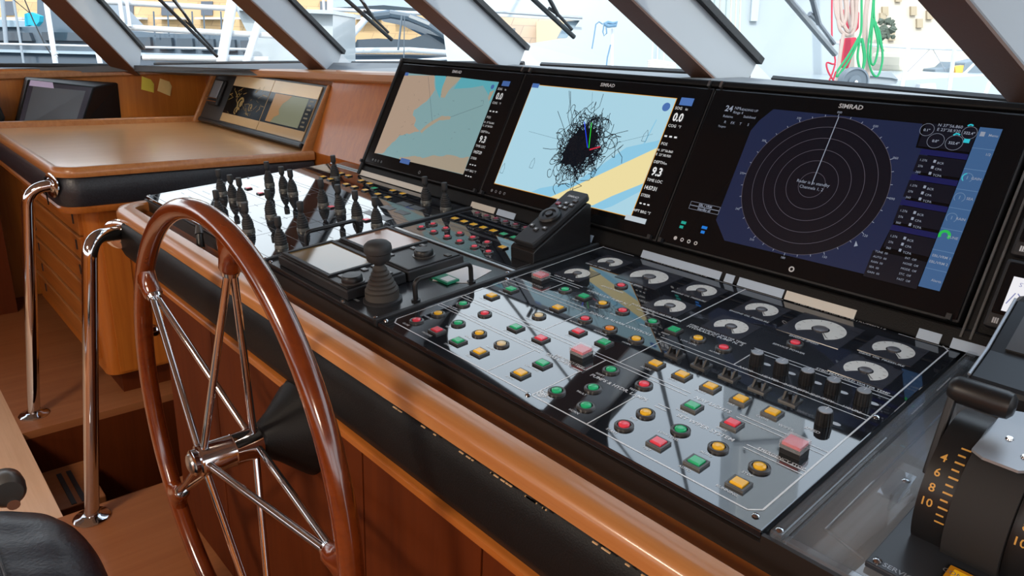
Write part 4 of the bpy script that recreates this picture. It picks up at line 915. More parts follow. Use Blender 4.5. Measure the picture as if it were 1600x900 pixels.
obj('padded_edge', MB().sweep(path_tab(.02, .06), [(0, .806), (.012, .808), (.019, .82), (.021, .86), (.018, .90), (.010, .914), (0, .916)]), m_leather2, t, smooth=True)
obj('pad_seam', MB().tube([(-2.982, .4955, .812), (-2.982, .4935, .86), (-2.982, .4965, .912)], .0025, 6), m_leather, t, smooth=True)
obj('lower_molding', MB().sweep(path_tab(.02, .06), [(0, .782), (.014, .784), (.018, .79), (.018, .802), (.012, .808), (0, .808)]), m_woodx, t, smooth=True)
obj('core', MB().prism(rpoly(TX0, TX1 - .03, TY0 + .03, TY1, .06), .784, TZ - .02), m_face, t)
obj('rear_fiddle', MB().box((TX0 - .03, TY0, TZ - .02), (TX0, TY1, TZ + .030)), m_nose, t, bevel=.006)
t = thing('chart_cabinet', 'wooden cabinet of flat drawers under the chart table', 'cabinet', loc=(-3.6, 1.05, 0))
obj('body', MB().prism(rpoly(-4.2, -2.985, .605, 1.49, .045), .10, .784), m_woodz, t, smooth=True)
obj('toe_kick', MB().box((-4.2, .66, 0), (-3.03, 1.49, .10)), m_face, t)
zs_ = [.155, .258, .360, .461, .562, .664, .766]
for i in range(6):
    d = obj('drawer', MB().box((-4.14, .592, zs_[i] + .003), (-3.055, .606, zs_[i + 1] - .003)), m_woodx, t, bevel=.002)
    obj('drawer_lip', MB().box((-4.14, .586, zs_[i + 1] - .010), (-3.055, .594, zs_[i + 1] - .003)), m_nose, d)
    for x in (-3.965, -3.13): obj('finger_pull', MB().box((x - .006, .589, zs_[i] + .036), (x + .006, .593, zs_[i] + .074)), m_gasket, d)
for y in (.735, 1.10): obj('side_panel', MB().box((-2.987, y - (.09 if y < 1 else .355) + .003, .11), (-2.978, y + (.0 if y < 1 else .0), .776)), m_woodz, t, bevel=.001)
obj('side_latch', MB(Matrix.Translation((-2.977, .779, .272)) @ Matrix.Rotation(PI / 2, 4, 'Y')).lathe([(.018, 0), (.018, .006), (.010, .010), (.010, .03), (.020, .036), (.020, .046), (.012, .050), (0, .050)], 20), m_chrome, t, smooth=True)
# ---------------- two screens let into the dash behind the chart table
DD = V3((0, .14, .28)).normalized(); DNn = V3((0, -.28, .14)).normalized(); DM = frame(V3((-4.20, 1.481, .948)), V3((1, 0, 0)), DD, DNn)
t = thing('dash_display', 'pair of amber tinted chart screens in a black panel behind the chart table', 'display', DM @ Matrix.Translation((.62, 0, 0)))
obj('back_panel', MB(DM).box((0, 0, -.008), (1.25, .30, .010)), mat('charcoal_panel', (.030, .030, .031), .4), t, bevel=.004)
obj('lower_lip', MB(DM).box((.03, .0, .008), (1.235, .022, .028)), m_black, t, bevel=.006)
m_tan = mat('tan_tinted_glass', (.46, .31, .16), .12); 
for k, (a0, a1) in enumerate(((.285, .735), (.74, 1.205))):
    s_ = obj('screen', MB(DM).box((a0, .030, .010), (a1, .288, .0145)), m_tan, t, bevel=.001)
    z = .0148
    obj('dark_margin', MB(DM).box((a0 + .0, .075, .0145), (a1 - .002, .228, .0150)), m_bezelgl, s_)
    if k == 0:
        mb = MB(DM); rg = random.Random(3)
        for j in range(46):
            x, y = a0 + rg.uniform(.03, .41), rg.uniform(.085, .22); mb.line((x, y), (x + rg.uniform(-.05, .05), y + rg.uniform(-.03, .03)), rg.uniform(.001, .005), .0154)
        for x, y, r in ((a0 + .17, .14, .05), (a0 + .30, .13, .028), (a0 + .15, .10, .03)): mb.ring((x, y), r * .45, r * .7, .0154, .3, 5.2, 18); mb.disc((x + .01, y), r * .35, .0155)
        obj('chart_lines', mb, emit('lit_amber_ink', '8c6f3c', .55), s_, stuff=True)
    else:
        obj('chart_sea', MB(DM).box((a0 + .055, .083, .0150), (a1 - .075, .224, .0153)), emit('lit_olive', '737356', .8), s_)
        obj('chart_land', MB(DM).flat([(a0 + .055, .083), (a0 + .11, .083), (a0 + .13, .11), (a0 + .17, .125), (a0 + .15, .15), (a0 + .165, .18), (a0 + .20, .20), (a0 + .23, .224), (a0 + .055, .224)], .0156), emit('lit_ochre', '9c6f3a', .8), s_)
        mb = MB(DM)
        for j in range(7): mb.flat(rectp(a1 - .058, .09 + .02 * j, a1 - .022 - .01 * (j % 2), .098 + .02 * j), .0154)
        obj('data_readout', mb, emit('lit_tan', '7a6a4a', .5), s_, stuff=True)
    obj('sun_shade_strip', MB(DM).box((a0, .228, .0146), (a1, .286, .0151)), mat('cream_film', (.66, .49, .28), .3) if k == 0 else bpy.data.materials['cream_film'], s_)
hp = thing('handset_cradle', 'small black handset cradle left of the amber chart screens', 'handset', DM @ Matrix.Translation((.13, .17, .01)))
obj('cradle', MB(DM).box((.07, .10, .010), (.20, .245, .030)), m_black, hp, bevel=.008); obj('face', MB(DM).box((.085, .135, .030), (.185, .235, .036)), m_greyl, hp, bevel=.006)
obj('catch_bar', MB(DM).tube([(.06, .118, .034), (.205, .118, .034)], .004, 8), m_chrome, hp, smooth=True); obj('catch_bar', MB(DM).tube([(.06, .135, .036), (.205, .135, .036)], .003, 8), m_chrome, hp, smooth=True)
fr_ = MB(); Pd = lambda a, b, c: DM @ V3((a, b, c))
fr_.tube(bend([Pd(1.262, -.02, .03), Pd(1.262, .30, .012)], .01), .012, 8)
q = obj('recess_molding', MB().hexa([Pd(1.250, -.02, -.05), Pd(1.264, -.02, -.05), Pd(1.264, -.02, .022), Pd(1.250, -.02, .022), Pd(1.250, .300, -.05), Pd(1.264, .300, -.05), Pd(1.264, .300, .022), Pd(1.250, .300, .022)]), m_nose, bevel=.006); tag(q, 'pale wooden upright edging at the right end of the amber screens', 'molding')
q = obj('recess_molding', MB().hexa([Pd(-.03, -.03, -.03), Pd(-.004, -.03, -.03), Pd(-.004, -.03, .03), Pd(-.03, -.03, .03), Pd(-.03, .305, -.03), Pd(-.004, .305, -.03), Pd(-.004, .305, .03), Pd(-.03, .305, .03)]), m_nose, bevel=.006); tag(q, 'pale wooden upright edging at the left end of the amber screens', 'molding')
# ---------------- boxed monitor at the port side
def A(y, z, x): return V3((x, y, z))
t = thing('boxed_monitor', 'black boxed monitor leaning back behind the chart table rim', 'monitor', loc=(-4.40, .90, .93))
fx = -4.262
a, b, c, d = V3((fx, .618, .93)), V3((fx, .905, .93)), V3((fx - .055, 1.005, 1.128)), V3((fx - .055, .715, 1.165))
bx = MB(); bx.hexa([a, b, V3((-4.53, 1.17, .93)), V3((-4.53, .66, .93)), d, c, V3((-4.53, 1.175, 1.135)), V3((-4.53, .74, 1.165))]); obj('case', bx, m_leather, t, bevel=.008)
def bil(s, u, o=.004): return a * (1 - s) * (1 - u) + b * s * (1 - u) + c * s * u + d * (1 - s) * u + V3((o, 0, 0))
obj('front_bezel', MB().hexa([bil(.03, .03, .0), bil(.97, .03, .0), bil(.97, .97, .0), bil(.03, .97, .0), bil(.03, .03, .008), bil(.97, .03, .008), bil(.97, .97, .008), bil(.03, .97, .008)]), mat('plum_black', (.02, .012, .024), .25), t)
obj('screen', MB().hexa([bil(.10, .05, .008), bil(.88, .05, .008), bil(.88, .88, .008), bil(.10, .88, .008), bil(.10, .05, .010), bil(.88, .05, .010), bil(.88, .88, .010), bil(.10, .88, .010)]), mat('dull_screen', (.07, .075, .085), .2, ior=1.6), t)
obj('tape_strip', MB().hexa([bil(.04, .88, .010), bil(.40, .87, .010), bil(.36, .99, .010), bil(.04, .99, .010), bil(.04, .88, .011), bil(.40, .87, .011), bil(.36, .99, .011), bil(.04, .99, .011)]), mat('lilac_tape', (.52, .45, .66), .6), t)
obj('tape_strip', MB().hexa([bil(.04, .05, .010), bil(.30, .05, .010), bil(.30, .11, .010), bil(.04, .11, .010), bil(.04, .05, .011), bil(.30, .05, .011), bil(.30, .11, .011), bil(.04, .11, .011)]), mat('mint_tape', (.5, .68, .66), .6), t)
t = thing('side_device', 'black rounded equipment case at the port end of the dash', 'equipment case', loc=(-4.40, .50, .93))
obj('case', MB().extr([(-4.30, .40, .93), (-4.30, .585, .955), (-4.30, .595, .985), (-4.30, .572, 1.09), (-4.30, .555, 1.11), (-4.30, .40, 1.12)], (-.2, 0, 0)), m_leather, t, bevel=.012)
shelf = MB().box((-4.55, -.5, .90), (-4.25, 1.49, .93)); struct('trim_10', shelf, m_woody)
# ---------------- sticky notes
def note(pts, m, lb):
    mb = MB(); n0 = len(pts); mb.extr([(-4.5485 + (.010 if i == 1 else 0), y, z) for i, (y, z) in enumerate(pts)], (.0012, 0, 0)); o = obj('sticky_note', mb, m); tag(o, lb, 'sticky note')
    return o
nA = note([(1.295, 1.096), (1.357, 1.078), (1.366, 1.125), (1.352, 1.150), (1.306, 1.168)], mat('yellow_note', (.80, .74, .10), .8), 'bright yellow sticky note on the wooden port bulkhead')
nB = note([(1.380, 1.088), (1.444, 1.058), (1.462, 1.112), (1.452, 1.138), (1.402, 1.156)], mat('cream_note', (.80, .62, .26), .8), 'faded cream sticky note right of the yellow one')
for o, (y, z) in ((nA, (1.33, 1.125)), (nB, (1.42, 1.108))):
    mb = MB()
    for k in range(3): mb.box((-4.5472, y - .018, z - .008 + .010 * k), (-4.5470, y + .015, z - .0068 + .010 * k))
    q = obj('pencil_line', mb, mat('note_ink', (.30, .27, .1), .8), o, stuff=True)
# ================================================================== REMOTE KEYPAD
KU0, KU1 = -1.134, -1.082
t = thing('remote_keypad', 'black wedge shaped keypad with a round dial below the middle monitor', 'keypad', PMat(-1.108, 1.10))
def wedge(u0, u1, o=0.0): return [(1.012, 0), (1.195, 0), (1.195, .098), (1.186, .103), (1.020, .032), (1.012, .027)]
wb = MB(PM).extr([PM.inverted() @ (PM @ V3((KU0 - .010, v, h))) for v, h in wedge(0, 0)], (KU1 - KU0 + .022, 0, 0)); obj('wedge_base', wb, mat('satin_black', (.012, .012, .013), .25), t, bevel=.002)
s0, s1 = V3((0, 1.016, .030)), V3((0, 1.188, .104)); kd = (s1 - s0).normalized(); kn_ = V3((0, -kd.z, kd.y)); KM = PM @ frame(V3((-1.107, s0.y, s0.z)), V3((1, 0, 0)), kd, kn_)
Lk = (s1 - s0).length
obj('keypad_body', MB(KM).prism([(-.030, .004), (.030, .004), (.032, .02), (.032, Lk + .006), (.026, Lk + .014), (-.026, Lk + .014), (-.032, Lk + .006), (-.032, .02)], .0, .014), m_blackm, t, bevel=.003)
obj('dial', MB(KM @ Matrix.Translation((0, .098, .014))).lathe([(.026, 0), (.0265, .006), (.023, .0105), (.0165, .011), (.0145, .007), (.009, .007), (.0085, .012), (.004, .0125), (0, .0115)], 32), m_black, t, smooth=True)
for x, y in ((-.020, .058), (.0, .050), (.018, .060), (-.018, .146), (-.004, .137), (.012, .136), (.02, .150), (.002, .152), (.018, .166)):
    obj('key', MB(KM).box((x - .006, y - .0045, .014), (x + .006, y + .0045, .017)), m_cap['dark'] if (x, y) == (-.018, .146) else m_bezel, t, bevel=.001)
km = MB(KM)
for x, y in ((-.020, .058), (.0, .050), (.018, .060), (-.004, .137), (.012, .136), (.02, .150), (.002, .152)): km.ring((x, y), .0006, .0022, .0172, n=10)
obj('key_marks', km, m_print, t, stuff=True)
lg = MB(KM); text(lg, 'SIMRAD', .0095, 0, .176, .0143, bold=.02); obj('lettering', lg, m_print, t, stuff=True)
# ================================================================== THROTTLE
t = thing('throttle_control', 'black throttle drum with gold numerals and a lever', 'throttle', PMat(-.07, .80))
def P_(u, v, h): return PM @ V3((u, v, h))
base = MB(PM).box((-.196, .640, -.003), (.16, .99, .004)); obj('base_plate', base, mat('grey_black_plate', (.028, .032, .040), .3), t, bevel=.0015)
AX = (.784, .040); R0 = .081
TMx = PM @ frame(V3((0, AX[0], AX[1])), V3((0, 1, 0)), V3((0, 0, 1)), V3((1, 0, 0)))
def drum(u0, u1, r, flat=None, n=64):
    p = []
    for k in range(n):
        a = 2 * PI * k / n; x, y = r * math.cos(a), r * math.sin(a); y = max(y, -AX[1] + .004)
        if flat: y = min(y, flat)
        p.append((x, y))
    return MB(TMx).prism(p, u0, u1)
obj('scale_band', drum(-.180, -.150, R0 - .001), m_black, t, smooth=True)
obj('drum', drum(-.149, -.099, R0 + .006, .072), mat('matt_drum', (.012, .012, .013), .75), t, smooth=True)
obj('scale_band', drum(-.098, -.068, R0 - .001), m_black, t, smooth=True)
obj('far_drum', drum(-.067, .03, R0 + .006, .072), bpy.data.materials['matt_drum'], t, smooth=True)
tp = obj('top_plate', MB(TMx).extr([(-.050, .0725, -.150), (.055, .0725, -.150), (.062, .0725, -.135), (.062, .0725, -.100), (-.050, .0725, -.100), (-.058, .0725, -.108), (-.058, .0725, -.138)], (0, .003, 0)), m_greyl, t)
for x, z in ((-.03, -.110), (-.005, -.130), (.03, -.112)): obj('screw', MB(TMx @ Matrix.Translation((x, .0755, z)) @ Matrix.Rotation(-PI / 2, 4, 'X')).lathe([(.004, 0), (.003, .002), (0, .0022)], 12), m_chrome, tp, smooth=True)
m_gold = mat('gold_numerals', (.62, .34, .07), .5)
def on_drum(s, size, u, ang, hh=.0004):
    tmp = MB(); text(tmp, s, size, 0, 0, 0, bold=.01); rr = R0 - .001 + hh; mb = MB(TMx)
    mb.add([(-rr * math.cos(ang + p.y / rr), rr * math.sin(ang + p.y / rr), u + p.x) for p in tmp.v], tmp.f); return mb
for u0 in (-.180, -.098):
    for k, s in enumerate(('4', '6', '8', '10')):
        ang = .80 - .203 * k if s != '2' else 1.01
        obj('numeral', on_drum(s, .0125, u0 + .010, ang - .05), m_gold, t)
    mk = MB(TMx)
    for k in range(11):
        ang = .80 + .203 - .1015 * k; rr = R0 - .0006
        mk.add([(-rr * math.cos(ang + e), rr * math.sin(ang + e), u0 + x) for e, x in ((-.012, .020), (-.012, .029 if k % 2 == 0 else .027), (.012, .029 if k % 2 == 0 else .027), (.012, .020))], [(0, 1, 2, 3)])
    obj('scale_marks', mk, m_gold, t, stuff=True)
for u, lbq in ((-.187, 'lever'), (-.056, 'lever')):
    lv = MB(PM); lv.hexa([(u - .004, .744, .060), (u + .004, .744, .060), (u + .004, .756, .060), (u - .004, .756, .060), (u - .004, .780, .157), (u + .004, .780, .157), (u + .004, .792, .157), (u - .004, .792, .157)]); l_ = obj('lever', lv, m_black, t, bevel=.002)
    HMx = PM @ frame(V3((u - .006, .786, .147)), V3((0, 1, 0)), V3((0, 0, 1)), V3((1, 0, 0)))
    obj('lever_grip', MB(HMx).lathe([(0, 0), (.010, 0), (.0135, .004), (.0145, .008), (.0145, .050), (.0135, .056), (.009, .0595), (0, .060)], 22), m_black, l_, smooth=True)
obj('light_surround', MB(PM).box((-.137, .655, .004), (-.098, .692, .007)), m_black, t, bevel=.001)
bt_ = obj('lit_button', MB(PM).box((-.134, .658, .006), (-.101, .689, .0095)), mat('amber_button', (.62, .26, .01), .3), t, bevel=.001)
obj('lit_window', MB(PM).box((-.129, .663, .0095), (-.106, .684, .0100)), emit('lit_amber_lamp', 'd99a10', .75), bt_)
lg = MB(PM); text(lg, 'SERVICE', .009, -.165, .645, .0043, bold=.02); text(lg, 'CONTROL', .008, -.118, .674, .0102); obj('lettering', lg, m_greyl, t, stuff=True)
for u, v in ((-.187, .648), (-.187, .98)): inst(me_screw, 'screw', t, (u + .07, v - .80, .004))
hk = thing('acrylic_bracket', 'clear acrylic hinge bracket standing left of the throttle plate', 'bracket', PMat(-.225, .80))
obj('bracket_plate', MB(PM).extr([(-.236, .765, -.004), (-.212, .765, -.004), (-.212, .812, .006), (-.236, .812, .006)], (0, 0, .003)), m_acryl, hk); obj('bracket_plate', MB(PM).extr([(-.216, .745, -.004), (-.213, .745, -.004), (-.213, .80, -.004), (-.216, .80, -.004)], (0, 0, .022)), m_acryl, hk)
inst(me_screw, 'screw', hk, (.008, -.006, .009))
# black hooded control box behind the throttle
t = thing('hooded_control_box', 'large black hooded box behind the throttle at the right edge', 'control box', PMat(-.10, 1.13))
hb = MB(PM); hb.extr([(-.240, 1.03, .0), (-.240, 1.225, .0), (-.240, 1.225, .112), (-.240, 1.19, .112), (-.240, 1.10, .064), (-.240, 1.03, .046)], (.33, 0, 0)); obj('hood', hb, m_black, t, bevel=.008)
obj('sloped_face', MB(PM).extr([(-.216, 1.106, .0675), (-.216, 1.184, .109), (.07, 1.184, .109), (.07, 1.106, .0675)], (0, -.002, .003)), m_bezel, t)
obj('edge_strip', MB(PM).tube([(-.236, 1.036, .049), (-.236, 1.10, .066), (-.236, 1.19, .114)], .0022, 8), m_greyl, t, smooth=True)
# instrument displays on the leather right of the radar
for k, (b0, lb) in enumerate(((.006, 'small instrument display showing a white page right of the radar'), (.124, 'small instrument display above the one with the white page'))):
    t = thing('instrument_display', lb, 'display', MM @ Matrix.Translation((1.89, b0, 0)))
    obj('case', MB(MM).box((1.832, b0, -.004), (1.95, b0 + .112, .016)), m_blackm, t, bevel=.005)
    obj('bezel', MB(MM).box((1.838, b0 + .022, .014), (1.944, b0 + .106, .019)), m_bezelgl, t, bevel=.002)
    obj('screen', MB(MM).box((1.850, b0 + .028, .019), (1.936, b0 + .084, .0195)), emit('lit_white_page', 'f2f1f6', .95), t)
    mb = MB(MM); text(mb, 'STBD', .009, 1.872, b0 + .070, .0198, sx=1.1)
    for j in range(7): mb.line((1.853 + .010 * j, b0 + .040 + .02 * abs(math.sin(j * 1.9))), (1.860 + .010 * j, b0 + .040 + .02 * abs(math.sin(j * 1.9 + 1.9))), .0016, .0198)
    obj('screen_marks', mb, emit('lit_ink_blue', '8f93c4', .8), t, stuff=True)
    mk = MB(MM)
    for j in range(3): mk.flat(rectp(1.843 + .003 * j, b0 + .007, 1.8452 + .003 * j, b0 + .016), .0162)
    mk.flat(rectp(1.868, b0 + .008, 1.871, b0 + .012), .0162); obj('key_marks', mk, m_print, t, stuff=True)
# little lever switch in the channel behind the wheel
t = thing('stalk_switch', 'small black stalk switch in the channel behind the wheel', 'switch', loc=(-1.86, .625, .89))
obj('stalk', MB().tube([(-1.86, .628, .89), (-1.872, .632, .925)], [.011, .008], 12), m_black, t, smooth=True); obj('thumb_pad', MB().tube([(-1.872, .632, .925), (-1.885, .636, .945)], [.011, .007], 12), m_bezel, t, smooth=True); obj('nut', MB().tube([(-1.835, .622, .892), (-1.835, .622, .902)], .007, 6), m_chrome, t)

# ================================================================== HELM SEAT
t = thing('leather_chair', 'black leather helm seat with stitched seams at the lower left corner', 'seat', loc=(-1.45, -.1, 0))
seat = MB(); NX, NY = 18, 18
def seatz(i, j):
    x, y = i / NX * 2 - 1, j / NY * 2 - 1
    e = max(0, 1 - (abs(x) ** 5 + abs(y) ** 5) * .9); z = .500 + .062 * e ** .5
    z += .004 * math.sin(5 * x + 3 * y) * e - .012 * math.exp(-((y - .62 + .2 * x) / .06) ** 2) * e + .0035 * math.sin(17 * x - 10 * y) * e * max(0, y)
    return z
vs = []
for j in range(NY + 1):
    for i in range(NX + 1):
        x, y = i / NX * 2 - 1, j / NY * 2 - 1; k = 1 - .16 * x * x * y * y - .06 * max(0, y) * (x * x)
        vs.append((-1.265 + .30 * x * (1 - .16 * y * y * abs(y)), -.118 + .325 * y * (1 - .14 * x * x), seatz(i, j)))
fs = [(j * (NX + 1) + i, j * (NX + 1) + i + 1, (j + 1) * (NX + 1) + i + 1, (j + 1) * (NX + 1) + i) for j in range(NY) for i in range(NX)]
ring_i = [i for i in range(NX + 1)] + [(j) * (NX + 1) + NX for j in range(1, NY + 1)] + [NY * (NX + 1) + i for i in range(NX - 1, -1, -1)] + [j * (NX + 1) for j in range(NY - 1, 0, -1)]
n0 = len(vs)
for q in ring_i: x, y, z = vs[q]; vs.append((x, y, z - .075))
for k in range(len(ring_i)): k2 = (k + 1) % len(ring_i); fs.append((ring_i[k], n0 + k, n0 + k2, ring_i[k2]))
fs.append(tuple(range(n0, len(vs)))); seat.add(vs, fs)
so_ = obj('cushion', seat, mat('blue_black_leather', (.013, .017, .027), .33, bump=.35, nscale=140), t, smooth=True)
sm = so_.modifiers.new('sub', 'SUBSURF'); sm.levels = 1; sm.render_levels = 2
def sp_(i, j): return V3(vs[j * (NX + 1) + i]) + V3((0, 0, .002))
obj('seam', MB().tube([sp_(i, 14) for i in range(1, NX)], .0028, 6), m_leather2, t, smooth=True)
obj('pedestal', MB(Matrix.Translation((-1.265, -.13, 0))).lathe([(.16, 0), (.16, .012), (.06, .03), (.05, .06), (.05, .40), (.14, .41), (.14, .425)], 28), m_chrome, t, smooth=True)
ar = MB(Matrix.Translation((-1.622, .112, .515)) @ Matrix.Rotation(PI / 2, 4, 'Y')); obj('armrest_disc', ar.lathe([(0, -.03), (.028, -.03), (.033, -.024), (.035, 0), (.033, .022), (.027, .028), (0, .028)], 26), mat('grey_disc', (.05, .05, .05), .3), t, smooth=True)
obj('armrest_arm', MB().tube([(-1.622, .11, .515), (-1.62, .0, .48), (-1.55, -.12, .43)], .018, 12), m_chrome, t, smooth=True)
obj('armrest_clamp', MB().tube([(-1.655, .122, .492), (-1.592, .117, .488)], .012, 12), m_chrome, t, smooth=True)

# ================================================================== OUTSIDE: WIPERS, FOREDECK, HARBOUR
FH = V3((fwd.x, fwd.y, 0)).normalized(); RH = V3((FH.y, -FH.x, 0))
def onpane(px, py, i, off):       # where a bearing meets the plane of a pane, a little outside the glass
    a = ends[i][1]; b = ends[i + 1][0] if i + 1 < len(ends) else V3((1.15, .75, 1.26)); n = (b - a).cross(ends[i][2]).normalized()
    if n.y < 0: n = -n
    o = V3((0, 0, CAMZ)); r = right * (px - 800) - up * (py - 450) + fwd * FPX
    return o + r * (((a + n * off) - o).dot(n) / r.dot(n)), n
WL = ['wiper outside the second window from the port end, over the white deck frame', 'wiper outside the window left of the brown chart monitor top, over the dark windscreen', 'wiper outside the window above the middle monitor, across the slot in the white wall', 'wiper outside the window above the radar monitor, left of the hanging ropes']
for i, (p, q) in enumerate((((236, -14), (339, 88)), ((524, -16), (612, 62)), ((815, -18), (897, 58)), ((1215, -22), (1305, 84)))):
    a, n = onpane(p[0], p[1], i, .035); b, n = onpane(q[0], q[1], i, .030)
    t = thing('windscreen_wiper', WL[i], 'wiper', loc=a); d = (b - a); sd_ = d.cross(n).normalized()
    obj('blade', MB().tube([a, b], .009, 8), m_rubber if i < 3 else m_grey, t, smooth=True)
    obj('arm', MB().tube([a + sd_ * .075 - d * .3 + n * .03, a + d * .35 + sd_ * .026 + n * .03, a + d * .62 + sd_ * .004 + n * .018], .0075, 8), m_blackm if i < 3 else m_greyl, t, smooth=True)
    obj('arm_strut', MB().tube([a + sd_ * .105 - d * .3 + n * .03, a + d * .2 + sd_ * .046 + n * .03, a + d * .5 + sd_ * .012 + n * .03], .005, 8), m_grey, t, smooth=True)
    obj('blade_bridge', MB().tube([a + d * .45 + n * .012 + sd_ * .008, a + d * .64 + n * .022, a + d * .9 + n * .012 + sd_ * .008], .006, 8), m_blackm if i < 3 else m_greyl, t, smooth=True)

def slab(pts, depth, th, mb=None):
    mb = mb or MB(); return mb.extr([spot(x, y, depth) for x, y in pts], FH * th)
def tubes(lines, depth, rpx, mb=None, n=10):
    mb = mb or MB()
    for l in lines: mb.tube([spot(x, y, depth) for x, y in l], rpx * depth / FPX, n)
    return mb
def far(name, label, cat, px, py, depth, group=None): return thing(name, label, cat, loc=spot(px, py, depth), group=group)
m_stone = brickmat('harbour_stone', (.62, .42, .22), (.52, .34, .17), (.40, .27, .15), 1.0, .9, .45)
m_stone2 = brickmat('pink_facade', (.58, .44, .34), (.66, .50, .36), (.42, .34, .28), .8, .9, .6)
m_dkwin = mat('facade_window', (.08, .09, .11), .3); m_sea = mat('harbour_water', (.05, .09, .11), .12)
# water and quay
q = obj('harbour_water', MB().box((-90, -60, -2.3), (60, 120, -2.2)), m_sea); tag(q, 'dark harbour water beyond the foredeck', 'water'); q['kind'] = 'stuff'
t = far('quay_building', 'long sandy stone building on the quay behind the dark yacht', 'building', 330, 40, 44)
D_ = 44
wl = slab([(-160, -70), (760, -70), (760, 118), (-160, 118)], D_, 3); obj('wall', wl, m_stone, t)
for k in range(14):
    for y in (-42, 2): obj('window', slab([(-120 + 62 * k, y), (-102 + 62 * k, y), (-102 + 62 * k, y + 22), (-120 + 62 * k, y + 22)], D_ - .1, .3), m_dkwin, t)
    obj('balcony_slab', slab([(-130 + 62 * k, 27), (-90 + 62 * k, 27), (-90 + 62 * k, 30), (-130 + 62 * k, 30)], D_ - .8, 1.0), m_paper, t)
t = far('town_block', 'pale pinkish town buildings seen through the slot in the white wall', 'building', 850, 60, 48)
obj('wall', slab([(765, -60), (965, -60), (965, 110), (765, 110)], 48, 3), m_stone2, t)
for x in (800, 838, 846, 870): obj('window', slab([(x, 44), (x + 5, 44), (x + 5, 52), (x, 52)], 47.9, .3), m_dkwin, t)
obj('roof', slab([(838, 33), (895, 33), (890, 62), (838, 66)], 47, .8), mat('ochre_facade', (.66, .50, .32), .8), t)
t = far('hill_block', 'washed out cream buildings and dark tree beyond the hanging ropes', 'building', 1450, 60, 46)
obj('wall', slab([(1335, -90), (1720, -90), (1720, 150), (1335, 150)], 46, 3), mat('cream_facade', (.60, .52, .42), .9), t)
rg = random.Random(9); tm = mat('dark_foliage', (.10, .12, .09), .9)
for k in range(9):
    x, y = rg.uniform(1375, 1480), rg.uniform(-20, 60); obj('window', slab([(x, y), (x + 9, y), (x + 9, y + 14), (x, y + 14)], 45.8, .3), mat('faded_shutter', (.42, .33, .22), .8) if k == 0 else bpy.data.materials['faded_shutter'], t)
tr2 = MB()
for k in range(40):
    c = spot(rg.uniform(1374, 1396), rg.uniform(32, 58), 44.5); M_ = Matrix.Translation(c) @ Matrix.Rotation(rg.uniform(0, 3), 4, 'X') @ Matrix.Rotation(rg.uniform(0, 3), 4, 'Z'); r = rg.uniform(.12, .3); tr2.add([M_ @ V3(p) * 1 for p in ((r, 0, 0), (-r, 0, 0), (0, r, 0), (0, -r, 0), (0, 0, r), (0, 0, -r))], [(0, 2, 4), (2, 1, 4), (1, 3, 4), (3, 0, 4), (2, 0, 5), (1, 2, 5), (3, 1, 5), (0, 3, 5)])
q = obj('tree_crown', tr2, tm, t, stuff=True)
# dark yacht alongside
t = far('dark_yacht', 'slate blue yacht moored alongside seen through the port windows', 'yacht', 140, 110, 13)
obj('hull', slab([(-60, 79), (60, 80), (250, 88), (470, 92), (470, 135), (-60, 135)], 12.6, 3.0), m_hull, t)
obj('deck_band', slab([(-60, 76), (470, 89), (470, 93), (-60, 80)], 12.5, .3), mat('pale_hull_band', (.30, .36, .40), .3), t)
obj('cabin', slab([(-60, 41), (150, 43), (250, 52), (420, 56), (430, 90), (-60, 90)], 13.2, 2.2), m_hull2, t)
obj('wheelhouse', slab([(58, -30), (80, -30), (150, 45), (58, 44)], 13.4, 2.0), m_hull2, t)
obj('roof_slab', slab([(-60, 26), (20, 32), (28, 42), (-60, 42)], 13.1, 2.0), mat('pale_slate', (.25, .33, .38), .3), t)
for k in range(6): obj('cabin_window', slab([(210 + 33 * k, 58 + k), (234 + 33 * k, 58 + k), (236 + 33 * k, 76 + k), (212 + 33 * k, 76 + k)], 13.1, .2), m_tint, t)
for k in range(2): obj('cabin_window', slab([(-20 + 85 * k, 50), (45 + 85 * k, 51), (50 + 85 * k, 64), (-20 + 85 * k, 63)], 13.1, .2), m_tint, t)
for x in (240, 262, 300, 318, 345): obj('stanchion', tubes([[(x, 18), (x + 2, 56)]], 13.0, 1.2), m_hull2, t)
obj('boom', tubes([[(3, -8), (10, 70)]], 12.9, 3.2), mat('grey_spar', (.24, .27, .30), .4), t); obj('boom', tubes([[(20, -8), (38, 104)]], 12.4, 1.8), bpy.data.materials['grey_spar'], t)
tp = MB(); tp.extr([spot(x, y, 12.7) for x, y in ((38, 22), (46, 19), (54, 22), (62, 25), (61, 34), (55, 41), (46, 39), (39, 41))], FH * .12); q = obj('blue_tarpaulin', tp, mat('turquoise_cloth', (.01, .34, .46), .8)); tag(q, 'turquoise cloth bundle hanging on the dark yacht', 'cloth')
for k, (l, r, lb) in enumerate((([(37, -4), (52, 32), (70, 70), (82, 88)], 1.0, 'dark slack mooring line slanting down before the dark yacht'), ([(22, 0), (46, 20)], .7, 'short dark line above the turquoise cloth'))):
    q = obj('mooring_line', tubes([l], 9, r, n=6), m_gasket); tag(q, lb, 'rope')
# white guard rail along the port deck
t = far('deck_rail', 'thin white guard rail with posts outside the port window', 'rail', 80, 104, 6)
obj('top_rail', tubes([[(-30, 68), (145, 72), (232, 74), (395, 77)]], 6, 1.8), m_whitem, t, smooth=True)
for a, b in (((71, -4), (88, 106)), ((152, 78), (158, 104))): obj('post', tubes([[a, b]], 5.9, 3.8), m_whitem, t, smooth=True)
q = obj('tied_cord', tubes([[(80, 80), (91, 84), (82, 87), (90, 88)]], 5.85, 1.2, n=6), m_whitem, t)
